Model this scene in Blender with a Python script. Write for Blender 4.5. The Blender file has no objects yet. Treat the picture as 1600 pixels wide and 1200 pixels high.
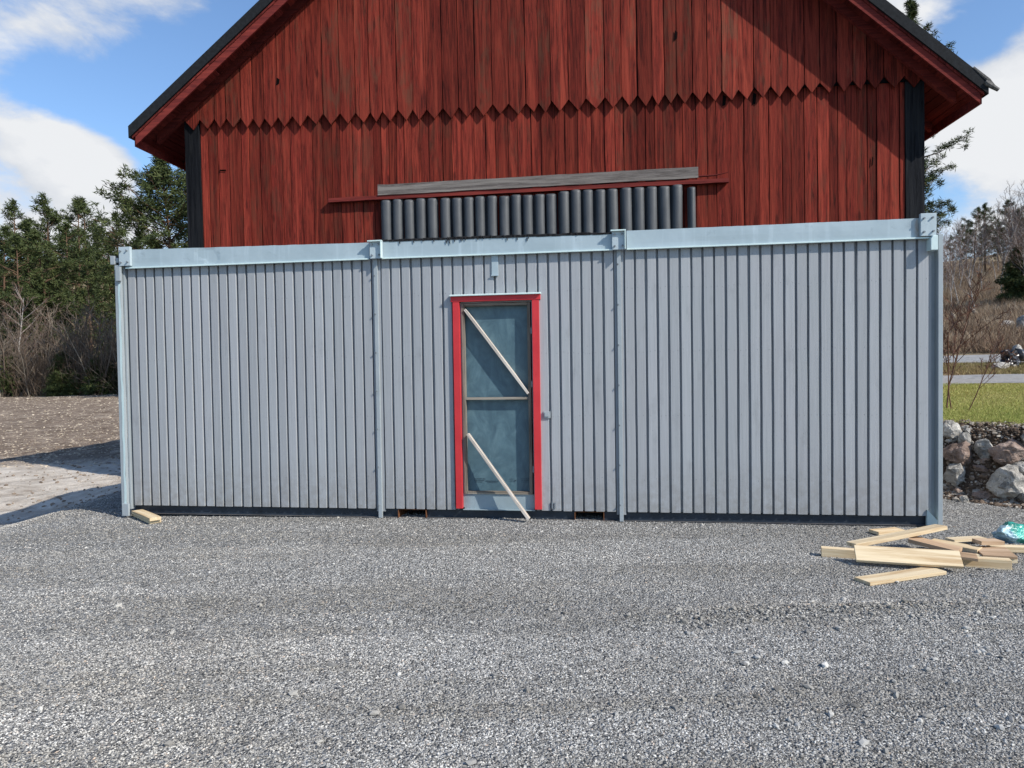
import bpy, math, random
import numpy as np
from mathutils import Matrix, Vector
C = bpy.context.scene.collection
SC = bpy.context.scene
PI = math.pi
# ---------------------------------------------------------------- camera
H = 1.55; FPX = 1110.0
PITCH = 0.026628; ROLL = 0.020899
F = np.array([0, math.cos(PITCH), -math.sin(PITCH)])
R0 = np.array([1., 0, 0]); U0 = np.array([0, math.sin(PITCH), math.cos(PITCH)])
RR = math.cos(ROLL)*R0 - math.sin(ROLL)*U0
UU = math.sin(ROLL)*R0 + math.cos(ROLL)*U0
cd = bpy.data.cameras.new('camera'); cam = bpy.data.objects.new('camera', cd); C.objects.link(cam)
cd.sensor_width = 36; cd.lens = FPX/1600*36; cd.clip_end = 2000; cd.clip_start = .05
cam.matrix_world = Matrix(((RR[0], UU[0], -F[0], 0), (RR[1], UU[1], -F[1], 0), (RR[2], UU[2], -F[2], H), (0, 0, 0, 1)))
SC.camera = cam
# ---------------------------------------------------------------- world and sun
SUN = Vector((1.026, -.744, 1.0)).normalized()
EL = math.asin(SUN.z); AZ = math.atan2(SUN.x, SUN.y)
SC.view_settings.view_transform = 'Standard'; SC.view_settings.look = 'None'
SC.view_settings.exposure = 0.28; SC.view_settings.gamma = 1.0
W = bpy.data.worlds.new('World'); SC.world = W; W.use_nodes = True
nt = W.node_tree; N = nt.nodes; L = nt.links; N.clear()
def wn(t, **k):
    n = N.new(t)
    for a, b in k.items(): setattr(n, a, b)
    return n
def px_dir(px, py):
    d = F + RR*(px-800)/FPX - UU*(py-600)/FPX
    return d/np.linalg.norm(d)
wo = wn('ShaderNodeOutputWorld'); bg = wn('ShaderNodeBackground'); bg.inputs[1].default_value = .14
sky = wn('ShaderNodeTexSky', sky_type='NISHITA', sun_disc=False, sun_elevation=EL, sun_rotation=AZ, air_density=1.0, dust_density=.6, ozone_density=1.6)
tc = wn('ShaderNodeTexCoord')
def wmath(op, a, b=None, clamp=False):
    n = wn('ShaderNodeMath', operation=op, use_clamp=clamp)
    for i, v in enumerate((a, b)):
        if v is None: continue
        if isinstance(v, (int, float)): n.inputs[i].default_value = v
        else: L.new(v, n.inputs[i])
    return n.outputs[0]
def wnoise(sc, det, rough, mapscale=(1, 1, 1), off=(0, 0, 0), dist=0.0):
    mp = wn('ShaderNodeMapping'); mp.inputs['Scale'].default_value = mapscale; mp.inputs['Location'].default_value = off
    L.new(tc.outputs['Generated'], mp.inputs['Vector'])
    n = wn('ShaderNodeTexNoise'); n.inputs['Scale'].default_value = sc; n.inputs['Detail'].default_value = det
    n.inputs['Roughness'].default_value = rough; n.inputs['Distortion'].default_value = dist
    L.new(mp.outputs[0], n.inputs['Vector']); return n.outputs['Fac']
n1 = wnoise(5.0, 10, .6, (1, 1, 2.0), (3.1, 0.4, 1.7), .35)
n2 = wnoise(9, 8, .6, (1, 1, 1.8), (1.0, 7, 2), .3)
acc = wmath('ADD', wmath('MULTIPLY', wmath('SUBTRACT', n1, .5), 2.5), wmath('MULTIPLY', wmath('SUBTRACT', n2, .5), 1.5))
# (px, py, radius px, weight): where clouds and blue gaps stand in the sky
blobs = [(40, 30, 90, .62), (220, 50, 95, .55), (40, 235, 80, .9), (140, 262, 62, 1.0), (190, 262, 30, .4), (10, 190, 40, .3), (20, 345, 60, .2), (200, 335, 70, .5), (150, 420, 120, .3), (80, 140, 50, -.6), (15, 148, 45, -.55),
         (195, 165, 60, -.9), (265, 225, 62, -1.1), (260, 140, 45, -.5), (340, 60, 50, -.5), (110, 145, 38, -.55), (60, 310, 40, -.35), (150, 320, 40, -.25), (350, 5, 60, -.3), (300, 20, 40, .2),
         (1410, 25, 55, .8), (1590, 150, 75, 1.0), (1500, 250, 110, .75), (1590, 300, 90, .6), (1485, 190, 40, .2), (1520, 60, 46, -.8), (1590, 10, 45, .1), (1560, 40, 30, -.5), (1470, 110, 30, -.1), (1488, 312, 34, -.7)]
for (px, py, rad, w) in blobs:
    d = px_dir(px, py)
    vd = wn('ShaderNodeVectorMath', operation='DISTANCE'); vd.inputs[1].default_value = tuple(d)
    nz = wn('ShaderNodeVectorMath', operation='NORMALIZE'); L.new(tc.outputs['Generated'], nz.inputs[0]); L.new(nz.outputs[0], vd.inputs[0])
    q = wmath('DIVIDE', vd.outputs['Value'], rad/FPX)
    g = wmath('EXPONENT', wmath('MULTIPLY', wmath('MULTIPLY', q, q), -1.0))
    acc = wmath('ADD', acc, wmath('MULTIPLY', g, w))
mr = wn('ShaderNodeMapRange', interpolation_type='SMOOTHSTEP'); mr.inputs[1].default_value = .14; mr.inputs[2].default_value = .98
L.new(acc, mr.inputs[0])
sh = wn('ShaderNodeMapRange'); sh.inputs[1].default_value = .30; sh.inputs[2].default_value = .66
n3 = wnoise(4.0, 7, .55, (1, 1, 2.6), (5, 2, 8.3), .2); L.new(wmath('ADD', n3, wmath('MULTIPLY', wmath('SUBTRACT', acc, .6), .30)), sh.inputs[0])
cc = wn('ShaderNodeMix', data_type='RGBA'); L.new(sh.outputs[0], cc.inputs[0])
cc.inputs[6].default_value = (3.3, 3.6, 4.1, 1); cc.inputs[7].default_value = (5.0, 5.1, 5.25, 1)
bt = wn('ShaderNodeMix', data_type='RGBA', blend_type='MULTIPLY'); bt.inputs[0].default_value = 1
L.new(sky.outputs[0], bt.inputs[6]); bt.inputs[7].default_value = (.86, 1.0, 1.14, 1)
mx = wn('ShaderNodeMix', data_type='RGBA'); L.new(mr.outputs[0], mx.inputs[0]); L.new(bt.outputs[2], mx.inputs[6]); L.new(cc.outputs[2], mx.inputs[7])
L.new(mx.outputs[2], bg.inputs[0]); L.new(bg.outputs[0], wo.inputs[0])
sd = bpy.data.lights.new('sun', 'SUN'); sd.energy = 4.6; sd.angle = math.radians(.5); sd.color = (1, .94, .85)
so = bpy.data.objects.new('sun', sd); C.objects.link(so); so.rotation_euler = SUN.to_track_quat('Z', 'Y').to_euler()
so.location = (6, -4, 8)
# ---------------------------------------------------------------- helpers
rnd = random.Random(7)
def tag(o, label=None, cat=None, group=None, kind=None):
    if label: o['label'] = label
    if cat: o['category'] = cat
    if group: o['group'] = group
    if kind: o['kind'] = kind
    return o
def empty(name, M=None):
    o = bpy.data.objects.new(name, None); C.objects.link(o); o.empty_display_size = .3
    if M is not None: o.matrix_world = M
    return o
class MB:
    def __init__(s): s.v = []; s.f = []; s.r = []
    def poly(s, vs, fs, r=None):
        b = len(s.v); s.v += [tuple(map(float, p)) for p in vs]; s.f += [tuple(i+b for i in q) for q in fs]
        s.r += [rnd.random() if r is None else r]*len(vs); return s
    def box(s, x0, x1, y0, y1, z0, z1, r=None, M=None):
        vs = [(x, y, z) for z in (z0, z1) for y in (y0, y1) for x in (x0, x1)]
        if M is not None: vs = [M @ Vector(p) for p in vs]
        return s.poly(vs, [(0, 2, 3, 1), (4, 5, 7, 6), (0, 1, 5, 4), (2, 6, 7, 3), (0, 4, 6, 2), (1, 3, 7, 5)], r)
    def prism(s, pts, y0, y1, r=None):      # polygon in x,z, extruded along y
        n = len(pts); vs = [(x, y0, z) for x, z in pts]+[(x, y1, z) for x, z in pts]
        fs = [tuple(range(n)), tuple(range(2*n-1, n-1, -1))]+[(i, i+n, (i+1) % n+n, (i+1) % n) for i in range(n)]
        a = sum(pts[i][0]*pts[(i+1) % n][1]-pts[(i+1) % n][0]*pts[i][1] for i in range(n))
        if a < 0: fs = [f[::-1] for f in fs]
        return s.poly(vs, fs, r)
    def tube(s, pts, rads, n=6, r=None, cap=True):
        pts = [Vector(p) for p in pts]; vs = []; fs = []
        for i, p in enumerate(pts):
            t = (pts[min(i+1, len(pts)-1)]-pts[max(i-1, 0)]).normalized()
            a = t.orthogonal().normalized() if i == 0 else (a-t*a.dot(t)).normalized()
            b = t.cross(a)
            for k in range(n):
                w = 2*PI*k/n; vs.append(p+(a*math.cos(w)+b*math.sin(w))*rads[i])
        for i in range(len(pts)-1):
            for k in range(n):
                fs.append((i*n+k, i*n+(k+1) % n, (i+1)*n+(k+1) % n, (i+1)*n+k))
        if cap: fs += [tuple(range(n))[::-1], tuple((len(pts)-1)*n+k for k in range(n))]
        return s.poly(vs, fs, r)
    def build(s, name, mat, parent=None, smooth=False, M=None, bevel=0):
        me = bpy.data.meshes.new(name); me.from_pydata(s.v, [], s.f)
        at = me.attributes.new('rnd', 'FLOAT', 'POINT'); at.data.foreach_set('value', s.r)
        if smooth: me.polygons.foreach_set('use_smooth', [True]*len(me.polygons))
        me.materials.append(mat); me.update()
        o = bpy.data.objects.new(name, me); C.objects.link(o)
        if parent is not None: o.parent = parent
        if M is not None: o.matrix_world = M
        if bevel:
            b = o.modifiers.new('bevel', 'BEVEL'); b.width = bevel; b.segments = 2; b.limit_method = 'ANGLE'
        return o
def bigmesh(name, V, Fa, mat, att=None, smooth=False):
    me = bpy.data.meshes.new(name); V = np.asarray(V, np.float32); Fa = np.asarray(Fa, np.int32); k = Fa.shape[1]
    me.vertices.add(len(V)); me.vertices.foreach_set('co', V.ravel())
    me.loops.add(Fa.size); me.loops.foreach_set('vertex_index', Fa.ravel())
    me.polygons.add(len(Fa)); me.polygons.foreach_set('loop_start', np.arange(0, Fa.size, k, dtype=np.int32))
    me.polygons.foreach_set('use_smooth', np.full(len(Fa), smooth))
    for nm, vals in (att or {}).items():
        a = me.attributes.new(nm, 'FLOAT', 'POINT'); a.data.foreach_set('value', np.asarray(vals, np.float32))
    me.materials.append(mat); me.update(calc_edges=True)
    o = bpy.data.objects.new(name, me); C.objects.link(o); return o
# ---------------------------------------------------------------- materials
class Mat:
    def __init__(s, name, rough=.7, spec=.3, metal=0):
        s.m = bpy.data.materials.new(name); s.m.use_nodes = True; s.t = s.m.node_tree
        s.b = s.t.nodes['Principled BSDF']; s.b.inputs['Roughness'].default_value = rough
        s.b.inputs['Specular IOR Level'].default_value = spec; s.b.inputs['Metallic'].default_value = metal
        s.co = s.n('ShaderNodeTexCoord').outputs['Object']
    def n(s, t, **k):
        n = s.t.nodes.new(t)
        for a, b in k.items(): setattr(n, a, b)
        return n
    def link(s, a, b): s.t.links.new(a, b)
    def put(s, v, inp):
        if isinstance(v, (int, float, tuple)): inp.default_value = v if not isinstance(v, tuple) else (v+(1,) if len(v) == 3 and len(inp.default_value) == 4 else v)
        else: s.link(v, inp)
    def math(s, op, a, b=0.0, clamp=False):
        n = s.n('ShaderNodeMath', operation=op, use_clamp=clamp); s.put(a, n.inputs[0]); s.put(b, n.inputs[1]); return n.outputs[0]
    def attr(s, nm='rnd'): return s.n('ShaderNodeAttribute', attribute_name=nm).outputs['Fac']
    def vec(s, scale=(1, 1, 1), off=None, rot=None):
        m = s.n('ShaderNodeMapping'); s.link(s.co, m.inputs['Vector']); m.inputs['Scale'].default_value = scale
        if rot: m.inputs['Rotation'].default_value = rot
        if off is not None:
            c = s.n('ShaderNodeCombineXYZ')
            for i in range(3): s.put(off[i], c.inputs[i])
            s.link(c.outputs[0], m.inputs['Location'])
        return m.outputs[0]
    def noise(s, sc, det=4, rough=.55, v=None, dist=0.):
        n = s.n('ShaderNodeTexNoise'); s.link(v or s.co, n.inputs['Vector']); n.inputs['Scale'].default_value = sc
        n.inputs['Detail'].default_value = det; n.inputs['Roughness'].default_value = rough; n.inputs['Distortion'].default_value = dist
        return n.outputs['Fac']
    def voro(s, sc, v=None, feat='F1', out='Distance', rand=1.):
        n = s.n('ShaderNodeTexVoronoi', feature=feat); s.link(v or s.co, n.inputs['Vector']); n.inputs['Scale'].default_value = sc; n.inputs['Randomness'].default_value = rand
        return n.outputs[out]
    def rng(s, v, a, b, c=0., d=1., smooth=False):
        n = s.n('ShaderNodeMapRange'); n.interpolation_type = 'SMOOTHSTEP' if smooth else 'LINEAR'
        s.put(v, n.inputs[0])
        for i, x in enumerate((a, b, c, d)): n.inputs[i+1].default_value = x
        return n.outputs[0]
    def mix(s, f, a, b, mode='MIX'):
        n = s.n('ShaderNodeMix', data_type='RGBA', blend_type=mode); s.put(f, n.inputs[0]); s.put(a, n.inputs[6]); s.put(b, n.inputs[7]); return n.outputs[2]
    def ramp(s, f, stops):
        n = s.n('ShaderNodeValToRGB'); s.put(f, n.inputs[0]); e = n.color_ramp.elements
        while len(e) > 1: e.remove(e[-1])
        e[0].position = stops[0][0]; e[0].color = stops[0][1]+(1,)
        for p, c in stops[1:]:
            k = e.new(p); k.color = c+(1,)
        return n.outputs[0]
    def col(s, c): s.put(c, s.b.inputs['Base Color']); return s
    def bump(s, h, dist=.01, st=1.0):
        n = s.n('ShaderNodeBump'); n.inputs['Distance'].default_value = dist; n.inputs['Strength'].default_value = st
        s.link(h, n.inputs['Height']); s.link(n.outputs[0], s.b.inputs['Normal']); return s

def wood(name, base, light, dark, along='z', rough=.8, wear=None, wearamt=.5, knots=True, spread=.35, bumpd=.004, grain=40):
    m = Mat(name, rough, .08); r = m.attr()
    ax = {'x': (.05, 1, 1), 'y': (1, .05, 1), 'z': (1, 1, .05)}[along]
    off = (m.math('MULTIPLY', r, 37.), m.math('MULTIPLY', r, 11.), m.math('MULTIPLY', r, 53.))
    v = m.vec(ax, off)
    g = m.noise(grain, 8, .72, v, .9); g2 = m.noise(grain*.22, 6, .65, v, 1.4)
    v2 = m.vec({'x': (.3, 1, 1), 'y': (1, .3, 1), 'z': (1, 1, .3)}[along], off)
    c = m.mix(m.rng(g, .38, .60), dark, base); c = m.mix(m.rng(g2, .45, .66, 0, .8), c, light)
    c = m.mix(m.rng(m.noise(grain*1.7, 5, .7, v), .60, .70, 0, .6), c, light)
    if knots:
        kd = m.voro(4.2, v2); k = m.rng(kd, .05, .13, 1, 0, True)
        c = m.mix(m.math('MULTIPLY', k, .75), c, dark)
    if wear:
        wv = m.noise(7, 7, .7, m.vec({'x': (.25, 1, 1), 'y': (1, .25, 1), 'z': (1, 1, .25)}[along], off), .5)
        c = m.mix(m.rng(m.math('ADD', wv, m.math('MULTIPLY', m.math('SUBTRACT', r, .5), .22)), .56, .70, 0, wearamt), c, wear)
    hs = m.n('ShaderNodeHueSaturation'); m.put(c, hs.inputs['Color']); m.link(m.rng(m.math('FRACT', m.math('MULTIPLY', r, 7.31)), 0, 1, 1-spread, 1+spread), hs.inputs['Value'])
    m.col(hs.outputs[0]); m.bump(m.math('ADD', g, m.math('MULTIPLY', g2, .6)), bumpd, .8)
    return m.m
def painted(name, base, alt, rough=.45, dirt=None, sc=3., streak=True, spec=.4, bumpd=.002, spread=.06):
    m = Mat(name, rough, spec); r = m.attr()
    n = m.noise(sc, 6, .6); c = m.mix(m.rng(n, .35, .65), base, alt)
    if streak:
        st = m.noise(14, 5, .6, m.vec((1, 1, .07)))
        c = m.mix(m.rng(st, .5, .75, 0, .35), c, tuple(x*1.25 for x in base))
    if dirt:
        d = m.noise(5, 8, .7, m.vec((1, 1, .4))); c = m.mix(m.rng(d, .58, .74, 0, .7), c, dirt)
    hs = m.n('ShaderNodeHueSaturation'); m.put(c, hs.inputs['Color']); m.link(m.rng(r, 0, 1, 1-spread, 1+spread), hs.inputs['Value'])
    m.col(hs.outputs[0]); m.bump(m.noise(30, 4, .6), bumpd, .6); return m.m
def plain(name, c, rough=.7, spec=.3, var=.25, sc=8, metal=0, bumpd=.003):
    m = Mat(name, rough, spec, metal); n = m.noise(sc, 6, .6)
    m.col(m.mix(m.rng(n, .3, .7), tuple(x*(1-var) for x in c), tuple(x*(1+var) for x in c))); m.bump(n, bumpd, .6); return m.m

M_red_low = wood('falu_red_wall', (.165, .022, .015), (.27, .045, .027), (.045, .009, .007), wear=(.085, .035, .022), wearamt=.45, bumpd=.008)
M_red_up = wood('falu_red_gable', (.175, .024, .016), (.28, .048, .029), (.048, .010, .008), wear=(.10, .048, .030), wearamt=.55, bumpd=.008)
M_red_trim = wood('falu_red_trim', (.15, .026, .022), (.20, .036, .028), (.07, .014, .014), along='x', bumpd=.005)
M_red_soffit = wood('falu_red_soffit', (.15, .026, .022), (.20, .036, .028), (.07, .014, .014), along='y', bumpd=.004)
M_blackwood = wood('tarred_black_wood', (.009, .010, .013), (.020, .021, .023), (.003, .0035, .005), bumpd=.01, knots=False)
M_felt = plain('black_roof_felt', (.015, .0165, .019), .9, .15, .35, 20)
M_greyplank = wood('weathered_grey_plank', (.17, .15, .14), (.27, .245, .22), (.07, .06, .055), along='x', spread=.1, bumpd=.004)
M_sheet = Mat('dark_steel_sheet', .55, .35).col((.045, .052, .062)); M_sheet.bump(M_sheet.noise(9, 4), .004, .4)
c_ = M_sheet.mix(M_sheet.rng(M_sheet.noise(6, 6, .65, M_sheet.vec((1, 1, .3))), .35, .7), (.05, .055, .062), (.085, .09, .096)); M_sheet.col(c_); M_sheet = M_sheet.m

def clad_mat():
    m = Mat('grey_blue_painted_boards', .5, .35); r = m.attr()
    off = (m.math('MULTIPLY', r, 21.), 0., m.math('MULTIPLY', r, 9.))
    g = m.noise(55, 6, .65, m.vec((1, 1, .03), off), .3)
    big = m.noise(1.4, 5, .6, m.vec((1, 1, .6)))
    base = m.mix(m.rng(big, .35, .65), (.285, .293, .308), (.287, .308, .320))
    c = m.mix(m.rng(g, .3, .75), base, (.345, .36, .38))
    c = m.mix(m.rng(m.noise(6, 8, .72, m.vec((1, 1, .35), off)), .56, .74, 0, .6), c, (.20, .21, .22))
    sp = m.voro(26, m.vec((1, 1, .55), off)); c = m.mix(m.rng(sp, .03, .075, .75, 0), c, (.10, .11, .13))
    # splashed dirt: greyer near the ground
    sep = m.n('ShaderNodeSeparateXYZ'); m.link(m.co, sep.inputs[0])
    d = m.math('MULTIPLY', m.rng(sep.outputs[2], .0, .55, .75, 0), m.rng(m.noise(11, 8, .75), .38, .6)); c = m.mix(d, c, (.215, .21, .20))
    hs = m.n('ShaderNodeHueSaturation'); m.put(c, hs.inputs['Color']); m.link(m.rng(m.math('FRACT', m.math('MULTIPLY', r, 5.7)), 0, 1, .93, 1.07), hs.inputs['Value'])
    m.col(m.mix(m.math('GREATER_THAN', r, 1.5), hs.outputs[0], (.14, .145, .155))); m.bump(g, .0018, .7); return m.m
M_clad = clad_mat()
def beam_mat():
    m = Mat('light_blue_steel_paint', .38, .5)
    c = m.mix(m.rng(m.noise(1.7, 5, .6), .35, .65), (.31, .385, .42), (.37, .45, .49))
    st = m.noise(16, 5, .6, m.vec((1, 1, .05))); c = m.mix(m.rng(st, .54, .72, 0, .5), c, (.46, .55, .60))
    d = m.noise(7, 8, .7); c = m.mix(m.rng(d, .60, .72, 0, .6), c, (.2, .25, .28))
    sep = m.n('ShaderNodeSeparateXYZ'); m.link(m.co, sep.inputs[0])
    rr = m.math('MULTIPLY', m.math('MULTIPLY', m.rng(sep.outputs[0], 7.84, 7.92, 0, 1, True), m.rng(m.math('ABSOLUTE', sep.outputs[1]), .06, .05)), m.rng(m.noise(26, 6, .7, m.vec((1, 1, .25))), .38, .6)); c = m.mix(m.math('MULTIPLY', rr, .85), c, (.26, .15, .06))
    m.col(c); m.bump(m.noise(2.6, 3, .5), .02, .5); return m.m
M_beam = beam_mat()
M_plate = painted('bracket_steel_paint', (.37, .44, .47), (.41, .48, .51), .4, (.26, .31, .33))
M_post = painted('pale_steel_post', (.275, .31, .33), (.31, .345, .365), .4, (.2, .24, .25))
M_flash = painted('pale_flashing', (.5, .62, .62), (.58, .70, .68), .35)
M_base = plain('dark_steel_base', (.022, .030, .042), .45, .4, .35, 6)
M_rust = plain('rusty_steel', (.13, .055, .025), .8, .2, .5, 18)
M_bolt = plain('bolt_grey', (.16, .18, .2), .5, .4)
M_tar = plain('tar_felt_edge', (.02, .02, .022), .8, .2)
M_doorred = painted('door_red_paint', (.47, .024, .030), (.54, .034, .040), .5, (.30, .03, .03), spread=.05)
M_brown = wood('weathered_door_frame', (.21, .18, .145), (.36, .33, .28), (.09, .075, .06), spread=.15, bumpd=.002, knots=False)
M_brownx = wood('weathered_door_frame_rail', (.21, .18, .145), (.36, .33, .28), (.09, .075, .06), along='x', spread=.15, bumpd=.002, knots=False)
M_sill = painted('door_kick_sheet', (.22, .28, .31), (.27, .34, .37), .4, (.16, .19, .2))
def film_mat():
    m = Mat('blue_grey_membrane', .38, .45)
    a = m.noise(6, 7, .65, m.vec((1, 1, .6), rot=(0, .5, 0)), 1.4)
    c = m.ramp(m.rng(a, .3, .7), [(0, (.045, .085, .112)), (.5, (.068, .125, .155)), (1, (.10, .17, .20))])
    m.col(c); m.bump(m.noise(3.5, 4, .5, None, .5), .02, .6); return m.m
M_film = film_mat()
M_ink = plain('faint_print', (.025, .04, .055), .5)
M_lath = wood('bare_grey_lath', (.56, .51, .45), (.76, .71, .64), (.22, .18, .15), along='x', spread=.1, bumpd=.001, knots=True)
M_newwood = wood('fresh_cut_pine', (.66, .53, .34), (.78, .67, .48), (.46, .32, .18), along='x', spread=.12, bumpd=.001, grain=26)
M_oldwood = wood('brown_used_pine', (.42, .29, .19), (.52, .39, .27), (.26, .17, .10), along='x', spread=.15, bumpd=.001, grain=26)
M_endgrain = plain('end_grain', (.5, .36, .2), .9, .1)
# ---------------------------------------------------------------- terrain height
def sst(a, b, x):
    t = np.clip((x-a)/(b-a), 0, 1); return t*t*(3-2*t)
_rs = np.random.RandomState(3); _ph = _rs.rand(60, 4)
def fbm(x, y, s, n=10, k=0):
    z = 0
    for i in range(n):
        a = _ph[(i+k) % 60]; fr = s*(1.0+i*.45); an = a[0]*6.283
        z = z+np.sin((x*np.cos(an)+y*np.sin(an))*fr+a[1]*6.283)*np.cos((-x*np.sin(an)+y*np.cos(an))*fr*.8+a[2]*6.283)/(1+i*.45)
    return z/n*2
def hgt(x, y):
    x = np.asarray(x, float); y = np.asarray(y, float)
    z = .028-.010*np.clip(x, 0, 5)*sst(3, 6.5, y)-.01*sst(-3, -4.2, x)-.43*sst(-4.7, -7.2, x)*(1-sst(18, 48, y))
    z = z+.012*fbm(x, y, 1.3)+.005*fbm(x, y, 6, 8, 20)*sst(1, 3, y)
    # low wheel berms in the yard
    t = y-(4.05+.06*x+.12*np.sin(x*.9)); z = z+.022*np.exp(-(t/.11)**2)*sst(.2, 1.4, x)-.014*np.exp(-((t-.3)/.2)**2)*sst(-3, 0, x)
    t = y-(5.0-.03*x); z = z-.01*np.exp(-(t/.2)**2)
    # hollow at the left edge of the gravel and the dirt beyond
    z = z-.08*np.exp(-(((x+8.0)/1.9)**2+((y-9.2)/1.7)**2))
    z = z+.09*np.exp(-(((x+6.6)/.9)**2+((y-11.3)/.5)**2))*(1+.6*fbm(x, y, 5, 6, 7))
    dirt = sst(9.6, 11.5, y-.25*(x+6))*sst(-4, -5.5, x)
    z = z+dirt*(.05*fbm(x, y, 2.2, 9, 11)+.035*fbm(x, y, 8, 8, 31))
    far = sst(14, 20, y)*sst(0, -4, x); z = z+far*(.05*fbm(x, y, 1.1, 8, 5)+.03*fbm(x, y, 3, 8, 2))
    lf = sst(-.05, -.3, x/np.maximum(y, 1)); z = z+lf*(sst(66, 160, y)*26+.02*sst(20, 60, y))
    # right hand bank, meadow, road and hill
    s = .767*(x-4.8)+.641*(y-7.85)
    s2 = s+.18*fbm(x, y, 1.7, 6, 9)
    b = .76*sst(-.05, .62, s2)+.055*np.clip(s-.6, 0, 5)+.02*fbm(x, y, 1.2, 6, 15)*sst(.6, 2, s)
    b = b+.52*sst(19, 31, s)+.185*np.clip(s-33, 0, 75)*(1+.08*fbm(x, y, .12, 6, 21))+.25*sst(33, 36, s)*fbm(x, y, .5, 8, 3)
    rt = sst(.30, .42, x/np.maximum(y, .5))*sst(6.0, 6.6, y+.3*x-.0)*(sst(-.3, .1, s))
    z = z*(1-rt*sst(.3, 1, s))+b*rt
    return z
def hit(px, py, zoff=0., tmax=300):
    d = px_dir(px, py); o = np.array([0, 0, H]); t = 1.0; pt = t
    while t < tmax:
        p = o+d*t
        if p[2] < float(hgt(p[0], p[1]))+zoff:
            lo, hi = pt, t
            for _ in range(24):
                mid = (lo+hi)/2; p = o+d*mid
                if p[2] < float(hgt(p[0], p[1]))+zoff: hi = mid
                else: lo = mid
            return o+d*hi
        pt = t; t += .02+t*.01
    return o+d*60
def hitz(px, py, z):
    d = px_dir(px, py); return np.array([0, 0, H])+d*((z-H)/d[2])
def at_y(px, py, Y):
    d = px_dir(px, py); return np.array([0, 0, H])+d*(Y/d[1])
# ---------------------------------------------------------------- ground sheet
def ground_mat():
    m = Mat('yard_and_field', .95, .12)
    g = m.attr('gravel'); sd_ = m.attr('sand'); so_ = m.attr('soil'); hl = m.attr('hillm')
    v1 = m.voro(90, out='Color'); v2 = m.voro(42, out='Color')
    gr = m.n('ShaderNodeSeparateColor'); m.link(v1, gr.inputs[0]); gr2 = m.n('ShaderNodeSeparateColor'); m.link(v2, gr2.inputs[0])
    gc = m.ramp(m.math('ADD', m.math('MULTIPLY', gr.outputs[0], .6), m.math('MULTIPLY', gr2.outputs[1], .4)),
                [(0, (.08, .08, .078)), (.3, (.19, .187, .18)), (.55, (.31, .305, .29)), (.8, (.46, .455, .435)), (1, (.65, .64, .61))])
    big = m.noise(.8, 6, .6); gc = m.mix(m.rng(big, .4, .66, 0, .35), gc, m.mix(1., gc, (.66, .62, .56), 'MULTIPLY'))
    sn = m.noise(2.2, 9, .7, None, .6); sc_ = m.ramp(sn, [(.3, (.24, .195, .155)), (.44, (.47, .41, .34)), (.58, (.62, .56, .48)), (.8, (.72, .67, .59))])
    dn = m.noise(1.5, 12, .8, m.vec((1.3, 1.0, 1)), .5); fc = m.ramp(dn, [(.32, (.08, .058, .042)), (.45, (.17, .128, .095)), (.55, (.25, .195, .148)), (.66, (.46, .385, .30))])
    on = m.noise(2.5, 9, .7, None, .4); oc = m.ramp(on, [(.3, (.03, .022, .017)), (.55, (.10, .072, .052)), (.75, (.2, .155, .12))])
    hn = m.noise(1.1, 10, .75, None, .6); hc = m.ramp(hn, [(.3, (.08, .055, .035)), (.45, (.20, .145, .09)), (.58, (.34, .27, .16)), (.7, (.42, .34, .22)), (.85, (.2, .22, .08))])
    c = m.mix(sd_, fc, sc_); c = m.mix(so_, c, oc); c = m.mix(hl, c, hc); c = m.mix(g, c, gc); m.col(c)
    hgtv = m.math('ADD', m.math('MULTIPLY', m.math('SUBTRACT', 1., m.voro(70)), g), m.math('MULTIPLY', m.math('ADD', sn, dn), m.math('SUBTRACT', 2.2, g)))
    m.bump(hgtv, .03, 1.0); return m.m
def axis(lo, hi, n, c, w):      # denser around c
    a = np.arcsinh((lo-c)/w); b = np.arcsinh((hi-c)/w); return c+w*np.sinh(np.linspace(a, b, n))
gx = axis(-420, 420, 560, 0, 6.5); gy = axis(-12, 520, 520, 8, 4.5)
X, Y = np.meshgrid(gx, gy); Z = hgt(X, Y)
nx, ny = len(gx), len(gy)
ii = np.arange(nx*ny).reshape(ny, nx)
faces = np.stack([ii[:-1, :-1].ravel(), ii[:-1, 1:].ravel(), ii[1:, 1:].ravel(), ii[1:, :-1].ravel()], 1)
wob = .5*fbm(X, Y, 1.1, 8, 4)+.25*fbm(X, Y, 5, 8, 14)
S_ = .767*(X-4.8)+.641*(Y-7.85)
RT = sst(.30, .42, X/np.maximum(Y, .5))
edge = 10.3+.30*(X+5)+wob*.7
grav = (1-sst(edge-.35, edge+.35, Y)*sst(-2.5, -4, X))*(1-sst(-.02, .14, S_+.12*wob)*RT)*(1-sst(13, 16, Y))
sand = sst(17.5, 14.5, Y+.7*wob-.15*(X+8))
soil = RT*sst(-.1, .1, S_+.12*wob)*sst(1.1, .7, S_)
hillm = np.maximum(RT*sst(.7, 1.1, S_), sst(50, 58, Y))
ground = bigmesh('ground', np.stack([X.ravel(), Y.ravel(), Z.ravel()], 1), faces, ground_mat(),
                 {'gravel': grav.ravel(), 'sand': sand.ravel(), 'soil': soil.ravel(), 'hillm': hillm.ravel()}, True)
tag(ground, kind='structure')
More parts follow.
